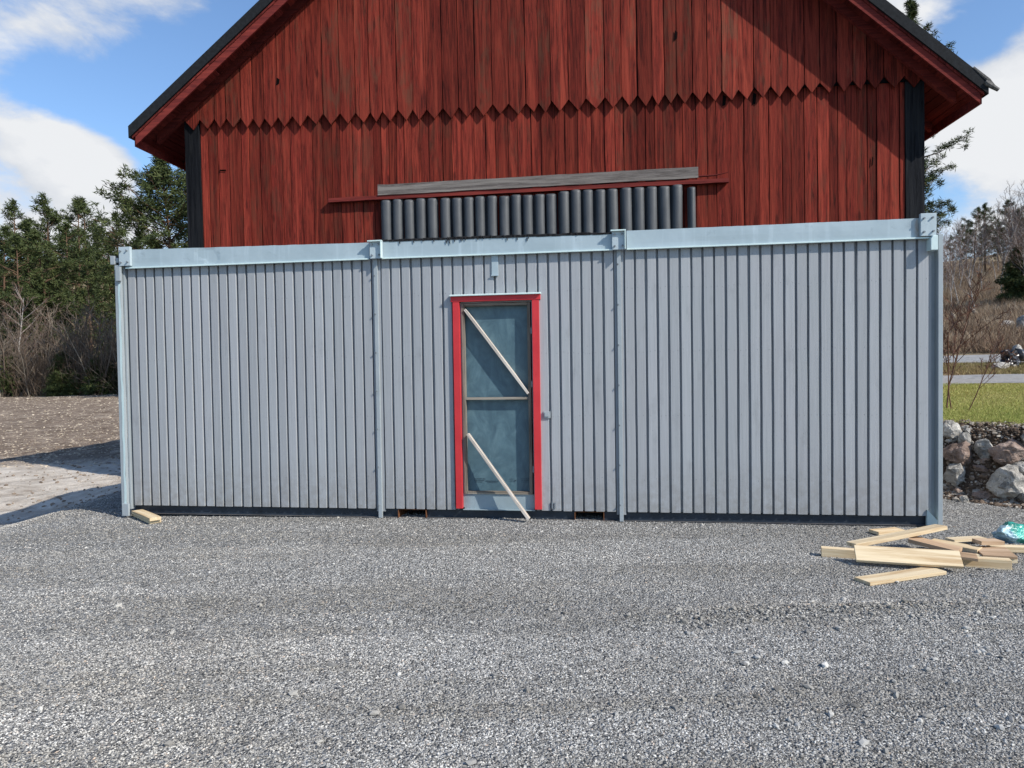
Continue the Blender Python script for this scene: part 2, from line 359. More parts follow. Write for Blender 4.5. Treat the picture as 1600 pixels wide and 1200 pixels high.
# ---------------------------------------------------------------- gravel stones
def gravel_stone_mat():
    m = Mat('crushed_stone', .9, .2); r = m.attr()
    c = m.ramp(r, [(0, (.13, .127, .12)), (.18, (.235, .228, .215)), (.42, (.36, .352, .33)), (.62, (.475, .462, .43)), (.82, (.59, .575, .535)), (.94, (.66, .642, .60)), (.965, (.50, .40, .32)), (1, (.72, .70, .65))])
    c = m.mix(m.rng(m.noise(1.0, 8, .68, m.vec((.22, 1.5, 1), rot=(0, 0, .05))), .44, .58, 0, .8), c, m.mix(1., c, (.66, .63, .58), 'MULTIPLY')); c = m.mix(m.rng(m.noise(.45, 5, .6, m.vec((1, 1.4, 1), (5., 3., 0.))), .45, .65, 0, .6), c, m.mix(1., c, (1.3, 1.27, 1.22), 'MULTIPLY'))
    n = m.noise(180, 3); c = m.mix(m.rng(n, .3, .7, 0, .35), c, m.mix(1., c, (.55, .56, .6), 'MULTIPLY')); m.col(c); return m.m
M_stone = gravel_stone_mat()
def rubble_mat():
    m = Mat('bank_rubble', .95, .1); m.col(m.ramp(m.attr(), [(0, (.05, .036, .027)), (.4, (.12, .088, .065)), (.7, (.20, .155, .12)), (.85, (.27, .23, .19)), (1, (.42, .39, .34))])); return m.m
def scatter_stones(name, P, size, mat, seed, ico=False, flat=.6, att=None, tl_=.3):
    rs = np.random.RandomState(seed); n = len(P)
    if ico:
        t = (1+5**.5)/2
        bv = np.array([(-1, t, 0), (1, t, 0), (-1, -t, 0), (1, -t, 0), (0, -1, t), (0, 1, t), (0, -1, -t), (0, 1, -t), (t, 0, -1), (t, 0, 1), (-t, 0, -1), (-t, 0, 1)])/1.9
        bf = np.array([(0, 11, 5), (0, 5, 1), (0, 1, 7), (0, 7, 10), (0, 10, 11), (1, 5, 9), (5, 11, 4), (11, 10, 2), (10, 7, 6), (7, 1, 8), (3, 9, 4), (3, 4, 2), (3, 2, 6), (3, 6, 8), (3, 8, 9), (4, 9, 5), (2, 4, 11), (6, 2, 10), (8, 6, 7), (9, 8, 1)])
    else:
        bv = np.array([(1, 0, 0), (0, 1, 0), (-1, 0, 0), (0, -1, 0), (0, 0, 1), (0, 0, -1.)])
        bf = np.array([(0, 1, 4), (1, 2, 4), (2, 3, 4), (3, 0, 4), (1, 0, 5), (2, 1, 5), (3, 2, 5), (0, 3, 5)])
    k = len(bv); V = np.repeat(bv[None], n, 0)*(1+rs.uniform(-.32, .32, (n, k, 1)))
    V = V*np.stack([rs.uniform(.75, 1.35, n), rs.uniform(.6, 1.0, n), rs.uniform(flat*.7, flat*1.3, n)], 1)[:, None, :]
    a = rs.uniform(0, 6.283, n); tl = rs.normal(0, tl_, n)
    x, y, z = V[..., 0], V[..., 1], V[..., 2]
    y2 = y*np.cos(tl)[:, None]-z*np.sin(tl)[:, None]; z2 = y*np.sin(tl)[:, None]+z*np.cos(tl)[:, None]
    x3 = x*np.cos(a)[:, None]-y2*np.sin(a)[:, None]; y3 = x*np.sin(a)[:, None]+y2*np.cos(a)[:, None]
    V = np.stack([x3, y3, z2], -1)*size[:, None, None]*.5+P[:, None, :]
    Fc = (bf[None]+(np.arange(n)*k)[:, None, None]).reshape(-1, 3)
    r = rs.rand(n) if att is None else att
    return bigmesh(name, V.reshape(-1, 3), Fc, mat, {'rnd': np.repeat(r, k)})
rs = np.random.RandomState(11)
def yard_points(n, y0, y1, k0=-.80, k1=.80):
    y = np.sqrt(rs.uniform(y0*y0, y1*y1, n)); x = y*rs.uniform(k0, k1, n); return x, y
xs = []; ys = []; sz = []
for (n, y0, y1, s0, s1) in ((120000, 2.35, 4.0, .0045, .0145), (110000, 4.0, 6.1, .0055, .015), (80000, 6.1, 9.4, .008, .018)):
    x, y = yard_points(n, y0, y1); t = rs.rand(n)**2.6
    xs.append(x); ys.append(y); sz.append(s0+(s1-s0)*t)
x = np.concatenate(xs); y = np.concatenate(ys); s = np.concatenate(sz)
s_ = .767*(x-4.8)+.641*(y-7.85)
# patches with a coarser grade of stone
coarse = np.clip(.5*fbm(x, y, .9, 8, 17)-.15+.9*np.exp(-((y-4.05-.06*x-.12*np.sin(x*.9))/.22)**2)*sst(.3, 1.3, x)+.25*sst(.5, 3, x)*sst(5, 3.2, y), 0, 1.2)
s = s*(1+1.0*coarse*rs.rand(len(s)))
under = (x > -4.2) & (x < 3.9) & (y > 7.2-.143*x)
keep = (s_ < .05) & ~under & ~((x < -4) & (y > 9.9+.3*(x+5)))
x, y, s = x[keep], y[keep], s[keep]
P = np.stack([x, y, hgt(x, y)+s*.12], 1)
cl = rs.rand(len(x)); fin = np.clip(fbm(x, y, 1.6, 9, 40), -1, 1); cl = np.clip(cl+.10*fin, 0, 1)
tag(scatter_stones('gravel', P, s, M_stone, 5, False, .62, cl), 'fine grey crushed gravel covering the yard', 'gravel', kind='stuff')
n = 7500; x, y = yard_points(n, 2.5, 7.4); cz = .5*fbm(x, y, .9, 8, 17)-.1+.85*sst(.2, 2.2, x)*sst(4.7, 3.6, y)+1.3*np.exp(-((y-4.05-.06*x-.12*np.sin(x*.9))/.2)**2)*sst(.3, 1.3, x)
k_ = (rs.rand(n) < .03+.7*np.clip(cz, 0, 1)) & ~((x > -4.3) & (y > 7.1-.143*x)); x, y = x[k_], y[k_]; s = .014+.030*rs.rand(len(x))**2
tag(scatter_stones('coarse_gravel', np.stack([x, y, hgt(x, y)+s*.16], 1), s, M_stone, 8, True, .6, .05+.68*rs.rand(len(x))), 'coarser loose stones strewn through the fine gravel', 'gravel', kind='stuff')
# clods on the dirt at the left
M_clod = plain('dirt_clod', (.22, .175, .135), .95, .1, .5, 14)
n = 1600; y = rs.uniform(9.3, 26, n); x = -y*rs.uniform(.5, .82, n); k_ = y > 9.8+.3*(x+5); x, y = x[k_], y[k_]; s = rs.uniform(.015, .08, len(x))*rs.rand(len(x))**1.5
tag(scatter_stones('soil_clods', np.stack([x, y, hgt(x, y)+s*.1], 1), s+.01, M_clod, 9, True, .6), 'brown clods of dirt strewn over the graded field', 'soil', kind='stuff')
n = 9000; k = rs.uniform(.56, .84, n); sb = rs.uniform(-.12, .78, n); y = (sb+.767*4.8+.641*7.85)/(.767*k+.641); x = k*y; s = rs.uniform(.012, .075, n)*(.3+.7*rs.rand(n)**2)
tag(scatter_stones('bank_rubble', np.stack([x, y, hgt(x, y)+s*.15], 1), s, rubble_mat(), 19, True, .7, None, .7), 'brown soil and small rubble filling the stone bank', 'rubble', kind='stuff')
M_straw = plain('pale_debris', (.46, .39, .30), .9, .1, .4, 3)
n = 9000; y = 15+45*rs.rand(n)**1.3; x = -y*rs.uniform(.46, .80, n); s = rs.uniform(.02, .11, n)*(.4+rs.rand(n))*(.5+y/60)
tag(scatter_stones('field_debris', np.stack([x, y, hgt(x, y)+s*.05], 1), s, M_straw, 29, False, .3), 'pale wood chips and straw strewn across the brown field', 'debris', kind='stuff')
# ---------------------------------------------------------------- container
CA, CT = .142314, .0053615
uc = np.array([math.cos(CA)*math.cos(CT), -math.sin(CA)*math.cos(CT), -math.sin(CT)]); ncv = np.array([math.sin(CA), math.cos(CA), 0]); vc = np.cross(uc, ncv)
OC = np.array([-4.16278, 7.5632, .14]); CW, CH = 8.1225, 2.527
MC = Matrix(((uc[0], ncv[0], vc[0], OC[0]), (uc[1], ncv[1], vc[1], OC[1]), (uc[2], ncv[2], vc[2], OC[2]), (0, 0, 0, 1)))
def CP(px, py, y=0.):           # pixel of a feature -> local x,z on the plane at local depth y
    d = px_dir(px, py); o = np.array([0, 0, H])-OC; t = (y-o@ncv)/(d@ncv); p = o+d*t; return float(p@uc), float(p@vc)
cont = empty('site_container', MC); cont['label'] = 'long grey-blue clad site container with a red framed door standing on the gravel'; cont['category'] = 'container'
DEP = 2.4
def add(mb, name, mat, parent=None, **k): return mb.build(name, mat, parent or cont, **k)
doorL, doorR = CP(711, 620)[0]+.02, CP(840, 620)[0]-.02; doorT = CP(770, 468)[1]
PX0, PX1 = CP(591, 600)[0], CP(969, 600)[0]
secs = [(.10, PX0-.045), (PX0+.045, PX1-.045), (PX1+.045, CP(1452.5, 600)[0])]
for k, (a, b) in enumerate(secs):
    mb = MB(); n = max(1, round((b-a)/.104)); w = (b-a)/n
    holes = [(doorL, doorR, doorT)] if k == 1 else []
    mb.box(a-.03, doorL if k == 1 else b+.03, .036, .06, .0, CH, .5)
    if k == 1: mb.box(doorR, b+.03, .036, .06, 0, CH, .5); mb.box(doorL, doorR, .036, .06, doorT, CH, .5)
    for i in range(n):
        x0 = a+i*w+.0108+rnd.uniform(-.0018, .0018); x1 = a+(i+1)*w-.0108+rnd.uniform(-.0018, .0018)
        zb = 0+rnd.uniform(-.002, .002); yo = rnd.uniform(0, .003); segs = [(x0, x1, zb, CH)]
        if k == 1:
            segs = []
            if x1 <= doorL or x0 >= doorR: segs = [(x0, x1, zb, CH)]
            else:
                segs = [(x0, x1, doorT, CH)]
                if x0 < doorL: segs.append((x0, doorL, zb, doorT))
                if x1 > doorR: segs.append((doorR, x1, zb, doorT))
        for (p, q, z0, z1) in segs:      # slightly wavy board with chamfered edges
            nz = 9; r = rnd.random(); wl = [rnd.gauss(0, .0011) for _ in range(nz)]; wr = [rnd.gauss(0, .0011) for _ in range(nz)]
            vs = []
            for j in range(nz):
                z = z0+(z1-z0)*j/(nz-1); xa, xb = p+wl[j], q+wr[j]
                vs += [(xa, .036, z), (xa, yo+.003, z), (xa+.003, yo, z), (xb-.003, yo, z), (xb, yo+.003, z), (xb, .036, z)]
            fs = [(j*6+i2, j*6+i2+1, j*6+i2+7, j*6+i2+6) for j in range(nz-1) for i2 in range(5)]
            fs += [tuple(range(6))[::-1], tuple((nz-1)*6+i2 for i2 in range(6))]
            fs = [f[::-1] for f in fs[:-2]]+[fs[-2][::-1], fs[-1][::-1]]
            fs = [f[::-1] for f in fs]
            mb.poly(vs, fs, r)
            for zn in (.32, .93, 1.54, 2.15, 2.44):
                if z0+.03 < zn < z1-.03 and q-p > .05:
                    for xn in (p+.018, q-.018):
                        if rnd.random() < .8:
                            zz = zn+rnd.gauss(0, .006); cx_ = xn+rnd.gauss(0, .003); rr_ = rnd.uniform(.0022, .0036)
                            mb.poly([(cx_+rr_*math.cos(k_*PI/3), yo-.0007, zz+rr_*math.sin(k_*PI/3)) for k_ in range(6)], [tuple(range(6))], 2.0)
    add(mb, 'wall_panel', M_clad)
# vertical joint covers with screws
for px in (PX0, PX1):
    mb = MB(); mb.box(px-.045, px+.045, .012, .05, -.03, CH, .4); add(mb, 'joint_board', M_clad)
    mb = MB(); mb.box(px-.019, px+.019, -.018, .0118, -.09, CH, .6)
    jc = add(mb, 'joint_cover', M_post, bevel=.002)
    for j in range(7):
        z = .04+j*.385+(.03 if px == PX1 else 0); mb = MB()
        mb.tube([(px-.012, -.018, z), (px-.012, -.032, z)], [.010, .008], 6); add(mb, 'screw', M_bolt, jc)
# top beams: face sheet with a lip along the bottom
def beam(px0, px1, dents, z1a, z1b, rough_edge=False):
    mb = MB(); nx_, nz_ = 46, 5; za = CH-.004; vs = []
    for j in range(nz_):
        for i in range(nx_):
            u = i/(nx_-1); x = px0+(px1-px0)*u; top = z1a+(z1b-z1a)*u+(rnd.uniform(-.008, .004) if rough_edge else rnd.uniform(-.0012, .0012))*(j == nz_-1)
            z = za+(top-za)*j/(nz_-1); y = -.030+.0025*math.sin(x*2.3+1)*math.sin(PI*j/(nz_-1))
            for (dx, dz, rr, am) in dents: y += am*math.exp(-(((x-dx)/rr)**2+((z-za-dz)/.05)**2))
            vs.append((x, y, z))
    fs = [(j*nx_+i, j*nx_+i+1, (j+1)*nx_+i+1, (j+1)*nx_+i) for j in range(nz_-1) for i in range(nx_-1)]
    mb.poly(vs, fs, .5)
    mb.box(px0, px1, -.026, .10, za, z1a-.01 if z1a < z1b else z1b-.01, .5)
    b = add(mb, 'top_beam', M_beam, smooth=False)
    mb = MB(); mb.box(px0, px1, -.050, -.026, za-.016, za-.002, .5); add(mb, 'drip_lip', M_flash, b, bevel=.002)
    return b
T = lambda px, py: CP(px, py, -.03)[1]
beam(.12, PX0-.055, [(1.02, .12, .09, .012), (1.1, .05, .05, .010), (.3, .1, .3, -.004)], T(210, 390), T(575, 379))
bm = beam(PX0+.075, PX1-.06, [(1.2+PX0, .1, .3, .004)], T(600, 376.5), T(955, 364.5), True)
beam(PX1+.075, CW-.12, [(6.1, .1, .5, -.004)], T(980, 360.5), T(1435, 341))
mb = MB()
for i in range(46):
    u = i/45; x = PX0+.10+(PX1-PX0-.2)*u; z = T(600, 376.5)*(1-u)+T(955, 364.5)*u
    mb.box(x-.045, x+.03+rnd.random()*.03, -.034, .3, z-.006-rnd.random()*.004, z+.006+rnd.random()*.012, M=None)
for i in range(26):
    x = rnd.gauss((PX0+PX1)/2-.15, .35); z = T(770, 371)-.004-abs(rnd.gauss(0, .018)); mb.tube([(x, -.036, z+.03), (x+.005, -.037, z)], [.005, .0035], 5)
add(mb, 'roofing_felt_edge', M_tar, bm)
# bracket plates where the sections meet
def plate(x0, x1, z0, z1, name='bracket_plate', ymat=None, cap=True):
    mb = MB(); mb.box(x0, x1, -.066, -.032, z0, z1, .5); pl = add(mb, name, M_plate, bevel=.003)
    mb = MB()
    if cap: mb.box(x0-.012, x1+.004, -.098, -.066, z1-.014, z1-.002, .5)
    mb.box(x1-.008, x1+.001, -.098, -.066, z0, z1-.0145, .5)
    if cap: add(mb, 'plate_flange', M_flash, pl, bevel=.001)
    mb = MB()
    for (sx, sz_) in ((.2, .78), (.74, .8), (.78, .2), (.2, .18)):
        x = x0+(x1-x0)*sx; z = z0+(z1-z0)*sz_; mb = MB(); mb.tube([(x, -.066, z), (x, -.084, z)], [.009, .009], 6); add(mb, 'bolt', M_bolt, pl)
for (a, b, c, d) in ((577, 597, 376, 403.5), (956, 977.5, 359.5, 389.5)):
    x0, z1 = CP(a, c, -.066); x1, z0 = CP(b, d, -.066); plate(x0, x1, z0, z1)
x0, z1 = CP(185, 386, -.066); x1, z0 = CP(203.5, 415, -.066); plate(x0, x1, z0, z1, 'corner_plate', cap=False)
x0, z1 = CP(1438.5, 333.5, -.066); x1, z0 = CP(1463.5, 368, -.066); plate(x0, x1, z0, z1, 'corner_plate', cap=False)
# corner posts
mb = MB(); mb.box(.0, .062, -.055, -.015, -.09, CH+.02, .4); mb.box(.062, .085, -.015, .05, -.04, CH, .3)
po = add(mb, 'corner_post', M_post, bevel=.003)
mb = MB()
nf = 24; vs = []
for i in range(nf+1):
    z = -.06+(CH-.12)*i/nf; x = .052+rnd.uniform(-.004, .005); vs += [(x-.016, -.0575, z), (x+.012+rnd.uniform(-.003, .003), -.0605, z)]
mb.poly(vs, [(2*i, 2*i+1, 2*i+3, 2*i+2) for i in range(nf)], .5); add(mb, 'edge_strip', M_flash, po)
mb = MB(); mb.box(.03, .085, -.085, -.056, CH-.15, CH-.0, .5); add(mb, 'corner_block', M_post, po, bevel=.004)
mb = MB(); mb.box(-.05, -.004, -.05, -.01, CH+.03, CH+.12, .5); mb.box(-.006, .03, -.03, -.015, CH+.05, CH+.10, .5); add(mb, 'side_block', M_post, po, bevel=.002)
mb = MB(); mb.box(.02, .098, -.082, -.057, -.10, .03, .5); add(mb, 'foot_block', M_post, po, bevel=.004)
mb = MB(); xo0, xo1 = CP(1466, 600, -.02)[0], CP(1473.5, 600, -.02)[0]; mb.box(CW-.125, xo0-.0002, .050, .065, -.03, CH, .4); po = add(mb, 'inner_flange', M_post); mb = MB(); mb.box(xo0, xo1, -.020, .06, -.09, CH+.02, .4)
po = add(mb, 'corner_post', M_post, bevel=.003)
mb = MB(); mb.prism([(CW-.132, CH-.13), (CW-.074, CH-.13), (CW-.074, CH+.0), (CW-.115, CH+.0), (CW-.132, CH-.03)], -.09, .01, .5); add(mb, 'corner_block', M_flash, po, bevel=.004)
mb = MB(); mb.poly([(CW-.130, -.01, -.09), (CW-.074, -.085, -.09), (CW-.074, -.085, -.02), (CW-.130, -.012, .06), (CW-.130, .02, -.09), (CW-.074, .02, -.09), (CW-.074, .02, -.02), (CW-.130, .02, .06)],
        [(0, 1, 2, 3), (5, 4, 7, 6), (3, 2, 6, 7), (1, 0, 4, 5), (0, 3, 7, 4), (1, 5, 6, 2)], .5); add(mb, 'foot_block', M_flash, po)
# base frame with fork pockets
fp = [(CP(623, 800, .03)[0], CP(667, 800, .03)[0]), (CP(898, 800, .03)[0], CP(944, 800, .03)[0])]
mb = MB(); xs_ = [.09, fp[0][0], fp[0][1], fp[1][0], fp[1][1], CW-.11]
for i in (0, 2, 4):
    mb.box(xs_[i], xs_[i+1], .045, .075, -.095, -.001, .5); mb.box(xs_[i], xs_[i+1], .012, .045, -.095, -.087, .5)
mb.box(.09, CW-.11, .0755, .30, -.006, -.002, .5)
base = add(mb, 'base_frame', M_base)
mb = MB(); mb.box(.10, CW-.12, .010, .0118, -.0885, -.085, .5); add(mb, 'worn_edge', M_greyplank, base)
for a, b in fp:
    mb = MB(); t = .006
    mb.box(a, b, .005, 2.2, -.105, -.105+t, .5); mb.box(a, b, .02, 2.2, -.012, -.012+t, .5); mb.box(a, a+t, .005, 2.2, -.099, -.012, .5); mb.box(b-t, b, .005, 2.2, -.099, -.012, .5)
    add(mb, 'fork_pocket', M_rust, base)
# other walls, roof, floor
for xo, xi in ((0., .02), (CW-.02, CW-.05)):
    mb = MB()
    for k in range(22): y0 = .11+k*.104; mb.box(xo, xo+.02, y0, y0+.09, 0, CH, None)
    mb.box(xi, xi+.03, .0605, DEP, 0, CH, .5); add(mb, 'end_wall', M_clad)
mb = MB()
for k in range(78): mb.box(.01+k*.104, .10+k*.104, DEP, DEP+.02, 0, CH)
mb.box(.02, CW-.02, DEP-.03, DEP-.001, 0, CH, .5); add(mb, 'back_wall', M_clad)
mb = MB(); mb.box(0, CW, .1005, DEP+.03, CH+.001, CH+.13, .5); mb.box(0, .11, -.02, .10, CH+.02, CH+.12, .5); add(mb, 'roof', M_felt)
mb = MB(); mb.box(.05, CW-.05, .31, DEP-.05, -.01, .03, .5); add(mb, 'floor', M_base)
# door
Y1 = .052
def PD(px, py, y=-.03): return CP(px, py, y)
mb = MB()
lt = PD(707, 471); lb = PD(712.5, 794.6); lt2 = PD(717.5, 471); rt = PD(831, 469); rt2 = PD(841.7, 469); rb = PD(836.7, 796)
xl0 = (lt[0]+lb[0])/2; xl1 = xl0+.066; xr1 = (rt2[0]+PD(846.7, 796)[0])/2; xr0 = xr1-.068; zt = lt[1]-.005; zb = lb[1]
mb.box(xl0, xl1, -.030, .0215, zb, zt, .2); mb.box(xr0, xr1, -.030, .0215, zb, zt, .8)
mb.box(xl0-.018, xr1+.014, -.034, .0215, zt+.0005, zt+.052, .5)
for sx in (xl0, xr1): pass
fr = add(mb, 'door_frame', M_doorred, bevel=.002)
mb = MB(); mb.box(xl1+.0005, xl1+.012, .022, .10, .02, zt, .5); mb.box(xr0-.012, xr0-.0005, .022, .10, .02, zt, .5); mb.box(xl1+.012, xr0-.012, .022, .10, zt-.012, zt, .5); add(mb, 'door_reveal', M_post, fr)
mb = MB(); mb.poly([(xl0-.025, .0, zt+.075), (xr1+.02, .0, zt+.075), (xr1+.02, -.062, zt+.062), (xl0-.025, -.062, zt+.062), (xl0-.025, -.062, zt+.0535), (xr1+.02, -.062, zt+.0535), (xr1+.02, 0, zt+.0535), (xl0-.025, 0, zt+.0535)],
    [(0, 3, 2, 1), (3, 4, 5, 2), (4, 7, 6, 5), (0, 7, 4, 3), (1, 2, 5, 6)], .5); add(mb, 'head_flashing', M_flash, fr)
door = empty('door_leaf'); door.parent = cont
dx0, dx1 = xl1+.014, xr0-.022; dz0 = PD(770, 771.5, .03)[1]; dz1 = zt-.018
mb = MB(); mb.box(dx0, dx0+.030, .004, .055, dz0, dz1, .3); mb.box(dx1-.030, dx1, .004, .055, dz0, dz1, .7); st = add(mb, 'stile', M_brown, door, bevel=.002)
zm = PD(775, 622.5, .03)[1]
for ra, rb_ in ((dz0, dz0+.026), (dz1-.026, dz1), (zm-.012, zm+.012)): mb = MB(); mb.box(dx0+.0305, dx1-.0305, .007, .055, ra, rb_); add(mb, 'rail', M_brownx, door, bevel=.002)
mb = MB(); nx_, nz_ = 20, 60; vs = []
for j in range(nz_+1):
    for i in range(nx_+1):
        x = dx0+.02+(dx1-dx0-.04)*i/nx_; z = dz0+.01+(dz1-dz0-.02)*j/nz_
        y = .070+.0035*math.sin(3*x+2*z)*math.sin(PI*i/nx_)-.004*math.exp(-((z-dz0-.12-(x-dx0)*.95)/.012)**2)*(z < zm-.15)
        vs.append((x, y, z))
mb.poly(vs, [(j*(nx_+1)+i, j*(nx_+1)+i+1, (j+1)*(nx_+1)+i+1, (j+1)*(nx_+1)+i) for j in range(nz_) for i in range(nx_)], .5)
mb.box(dx0+.01, dx1-.01, .078, .085, dz0, dz1, .5)
fm = add(mb, 'film_sheet', M_film, door, smooth=True)
for (a, b, y_, h_) in ((741, 758, 747.5, .7), (741, 757, 750, .7), (742, 754, 752.5, .6), (759, 780, 751, .9), (762, 778, 753.5, .4), (796, 803, 748, .5), (797, 806, 751, .5), (804, 806.5, 750, 1.2), (814, 829, 748, .5), (815, 828, 750.5, .5), (816, 829, 753, .4)):
    x = a; mb = MB()
    while x < b:
        w_ = rnd.uniform(.5, 2.0); p0 = CP(x, y_, .066); p1 = CP(min(b, x+w_), y_+h_, .066)
        mb.box(p0[0], max(p1[0], p0[0]+.003), .0655, .0665, p1[1], p0[1], .5); x += w_+rnd.uniform(.3, .8)
    add(mb, 'faint_print', M_ink, door)
for z in (dz0+.25, zm+.14, dz1-.28):
    mb = MB(); mb.tube([(dx1+.010, .0, z-.03), (dx1+.010, .0, z+.03)], [.007, .007], 8); add(mb, 'hinge', M_post, door)
mb = MB(); mb.box(xl1+.013, xr0-.013, .0225, .05, .006, dz0-.003, .5); mb.box(xl1+.001, xr0-.001, -.012, .0225, .0, .006, .5); add(mb, 'kick_sheet', M_sill, fr)
x0, z1 = CP(767.5, 402, -.02); x1, z0 = CP(778.5, 431, -.02)
mb = MB(); mb.box(x0, x1, -.012, -.002, z0, CH-.02, .5); mb.box(x0-.004, x1+.004, -.022, -.0125, z0, z0+.012, .5); add(mb, 'vent_flap', M_beam, bevel=.002)
x0, z1 = CP(849, 643, -.02); x1, z0 = CP(860, 653.5, -.02)
mb = MB(); mb.box(x0, x1, -.014, -.001, z0, z1, .5); mb.box(x0+.01, x1-.015, -.022, -.0145, z0+.015, z1-.012, .5); add(mb, 'lock_plate', M_post, bevel=.002)
x0, z1 = CP(862, 784, -.02); x1, z0 = CP(867.5, 795, -.02)
mb = MB(); mb.box(x0, x0+.012, -.016, -.001, z0, z1, .5); mb.box(x1-.008, x1+.004, -.016, -.001, z0, z1-.01, .5); add(mb, 'latch', M_bolt)
# ---------------------------------------------------------------- barn
BA = math.radians(6.15); DB = 11.3
ub = np.array([math.cos(BA), -math.sin(BA), 0]); nb = np.array([math.sin(BA), math.cos(BA), 0]); OB = np.array([0, DB, 0.])
MBARN = Matrix(((ub[0], nb[0], 0, OB[0]), (ub[1], nb[1], 0, OB[1]), (0, 0, 1, 0), (0, 0, 0, 1)))
def BP(px, py, y=0.):
    d = px_dir(px, py); o = np.array([0, 0, H])-OB; t = (y-o@nb)/(d@nb); p = o+d*t; return float(p@ub), float(p[2])
barn = empty('barn', MBARN); barn['label'] = 'large falu red timber barn with a saw-tooth boarded gable and black corner boards'; barn['category'] = 'barn'
XL, XR, BD = -5.35, 6.22, 21.0; AX, AZ_ = .679, 10.906
def roofz(x): return AZ_-(AX-x)*.808 if x < AX else AZ_-(x-AX)*.889   # outer top line of the roof
def under(x): return roofz(x)-(.345 if x < AX else .36)
addb = lambda mb, name, mat, parent=None, **k: mb.build(name, mat, parent or barn, **k)
def board(mb, x0, x1, zb, zt, y, th, tooth=0, r=None, tl=None, tr=None, skew=0):
    n = 14; L_ = []; R_ = []
    for i in range(n+1):
        u = i/n; jl = rnd.gauss(0, .0022)+skew*(1-u); jr = rnd.gauss(0, .0022)+skew*(1-u); L_.append((x0+jl, zb+tooth+((tl or zt)-zb-tooth)*u)); R_.append((x1+jr, zb+tooth+((tr or zt)-zb-tooth)*u))
    if tooth:
        L_[0] = (L_[0][0], zb+tooth); R_[0] = (R_[0][0], zb+tooth); mid = [((x0+x1)/2+rnd.uniform(-.018, .018)+skew, zb+rnd.uniform(-.012, .012))]
    else: mid = []
    pts = mid+R_+L_[::-1]; mb.prism(pts, y, y+th, r)
# lower wall boards
mb = MB(); x = XL+.26
while x < XR-.28:
    w = rnd.choice([rnd.uniform(.12, .17), rnd.uniform(.16, .22)]); x1 = min(x+w, XR-.27)
    board(mb, x+rnd.uniform(.001, .007), x1-rnd.uniform(0.002, .008), .1+rnd.uniform(-.02, .02), 6.4 if True else 0, rnd.uniform(-.012, .006), .022); x = x1
addb(mb, 'lower_wall', M_red_low)
mb = MB(); mb.box(XL+.02, XR-.02, .032, .05, .1, 6.2, .5); addb(mb, 'wall_backing', M_blackwood)
# upper gable boards with saw-tooth ends
notch = [287.3, 312, 335.6, 353.7, 376.7, 395]+[400+v/2.667 for v in (35, 92, 150, 215, 280, 352, 415, 475, 525, 588, 655, 710, 778, 845, 915, 985, 1055, 1125, 1178, 1228, 1303, 1375, 1455, 1525, 1590)]+[1000+v/2.667 for v in (52, 103, 155, 220, 282, 342, 410, 475, 545, 615, 685, 750, 820, 888, 945, 1015, 1103, 1183)]
tpx = [280, 300, 424, 730, 1004, 1165, 1318, 1430, 1460]; tpy = [204, 202.7, 198.7, 182.6, 165, 154.5, 142.5, 135.7, 134]
mb = MB()
for a, b in zip(notch[:-1], notch[1:]):
    m_ = (a+b)/2; tip = BP(m_, float(np.interp(m_, tpx, tpy))+rnd.uniform(-1, 1), -.07)[1]
    xa = BP(a, 180, -.07)[0]; xb = BP(b, 140 if b > 800 else 190, -.07)[0]; xa = BP(a, float(np.interp(a, tpx, tpy))-16, -.07)[0]; xb = BP(b, float(np.interp(b, tpx, tpy))-16, -.07)[0]
    g = rnd.uniform(.003, .008)
    pts_top = under(xa)+.1, under(xb)+.1
    if xa < AX < xb: pts_top = (under(xa)+.1, under(xb)+.1)
    board(mb, xa+g, xb-g, tip, 0, -.072+rnd.uniform(-.006, .006), .024, .15+.3*(xb-xa-.22), None, pts_top[0], pts_top[1], skew=rnd.gauss(0, .003))
gab = addb(mb, 'upper_gable', M_red_up)
mb = MB(); mb.prism([(XL+.01, 5.86), (XR-.01, 5.86), (XR-.01, under(XR)), (AX, under(AX)), (XL+.01, under(XL))], -.030, -.0125, .5); addb(mb, 'gable_backing', M_blackwood)
for (a, b) in ((XL, XL+.255), (XR-.265, XR)):
    mb = MB(); board(mb, a, b, .1, 5.70 if a < 0 else 5.75, -.030, .05); mb.box(a if a < 0 else b-.05, a+.05 if a < 0 else b, .021, .24, .1, 5.7); addb(mb, 'corner_board', M_blackwood)
# side and rear walls
for xx, xi in ((XL+.03, XL+.053), (XR-.05, XR-.06)):
    y_ = .25; mb = MB()
    while y_ < BD: w = rnd.uniform(.16, .25); mb.box(xx, xx+.022, y_, y_+w-.006, .1, 5.5); y_ += w
    mb.box(xi, xi+.008, .05, BD, .1, 5.5, .5); addb(mb, 'side_wall', M_red_low)
mb = MB(); mb.prism([(XL+.05, .1), (XR-.05, .1), (XR-.05, under(XR)), (AX, under(AX)), (XL+.05, under(XL))], BD, BD+.03, .5); addb(mb, 'rear_wall', M_red_low)
mb = MB(); mb.box(XL+.03, XR-.03, .01, BD, -.6, .098, .5); addb(mb, 'plinth', plain('barn_plinth_stone', (.2, .19, .18)))
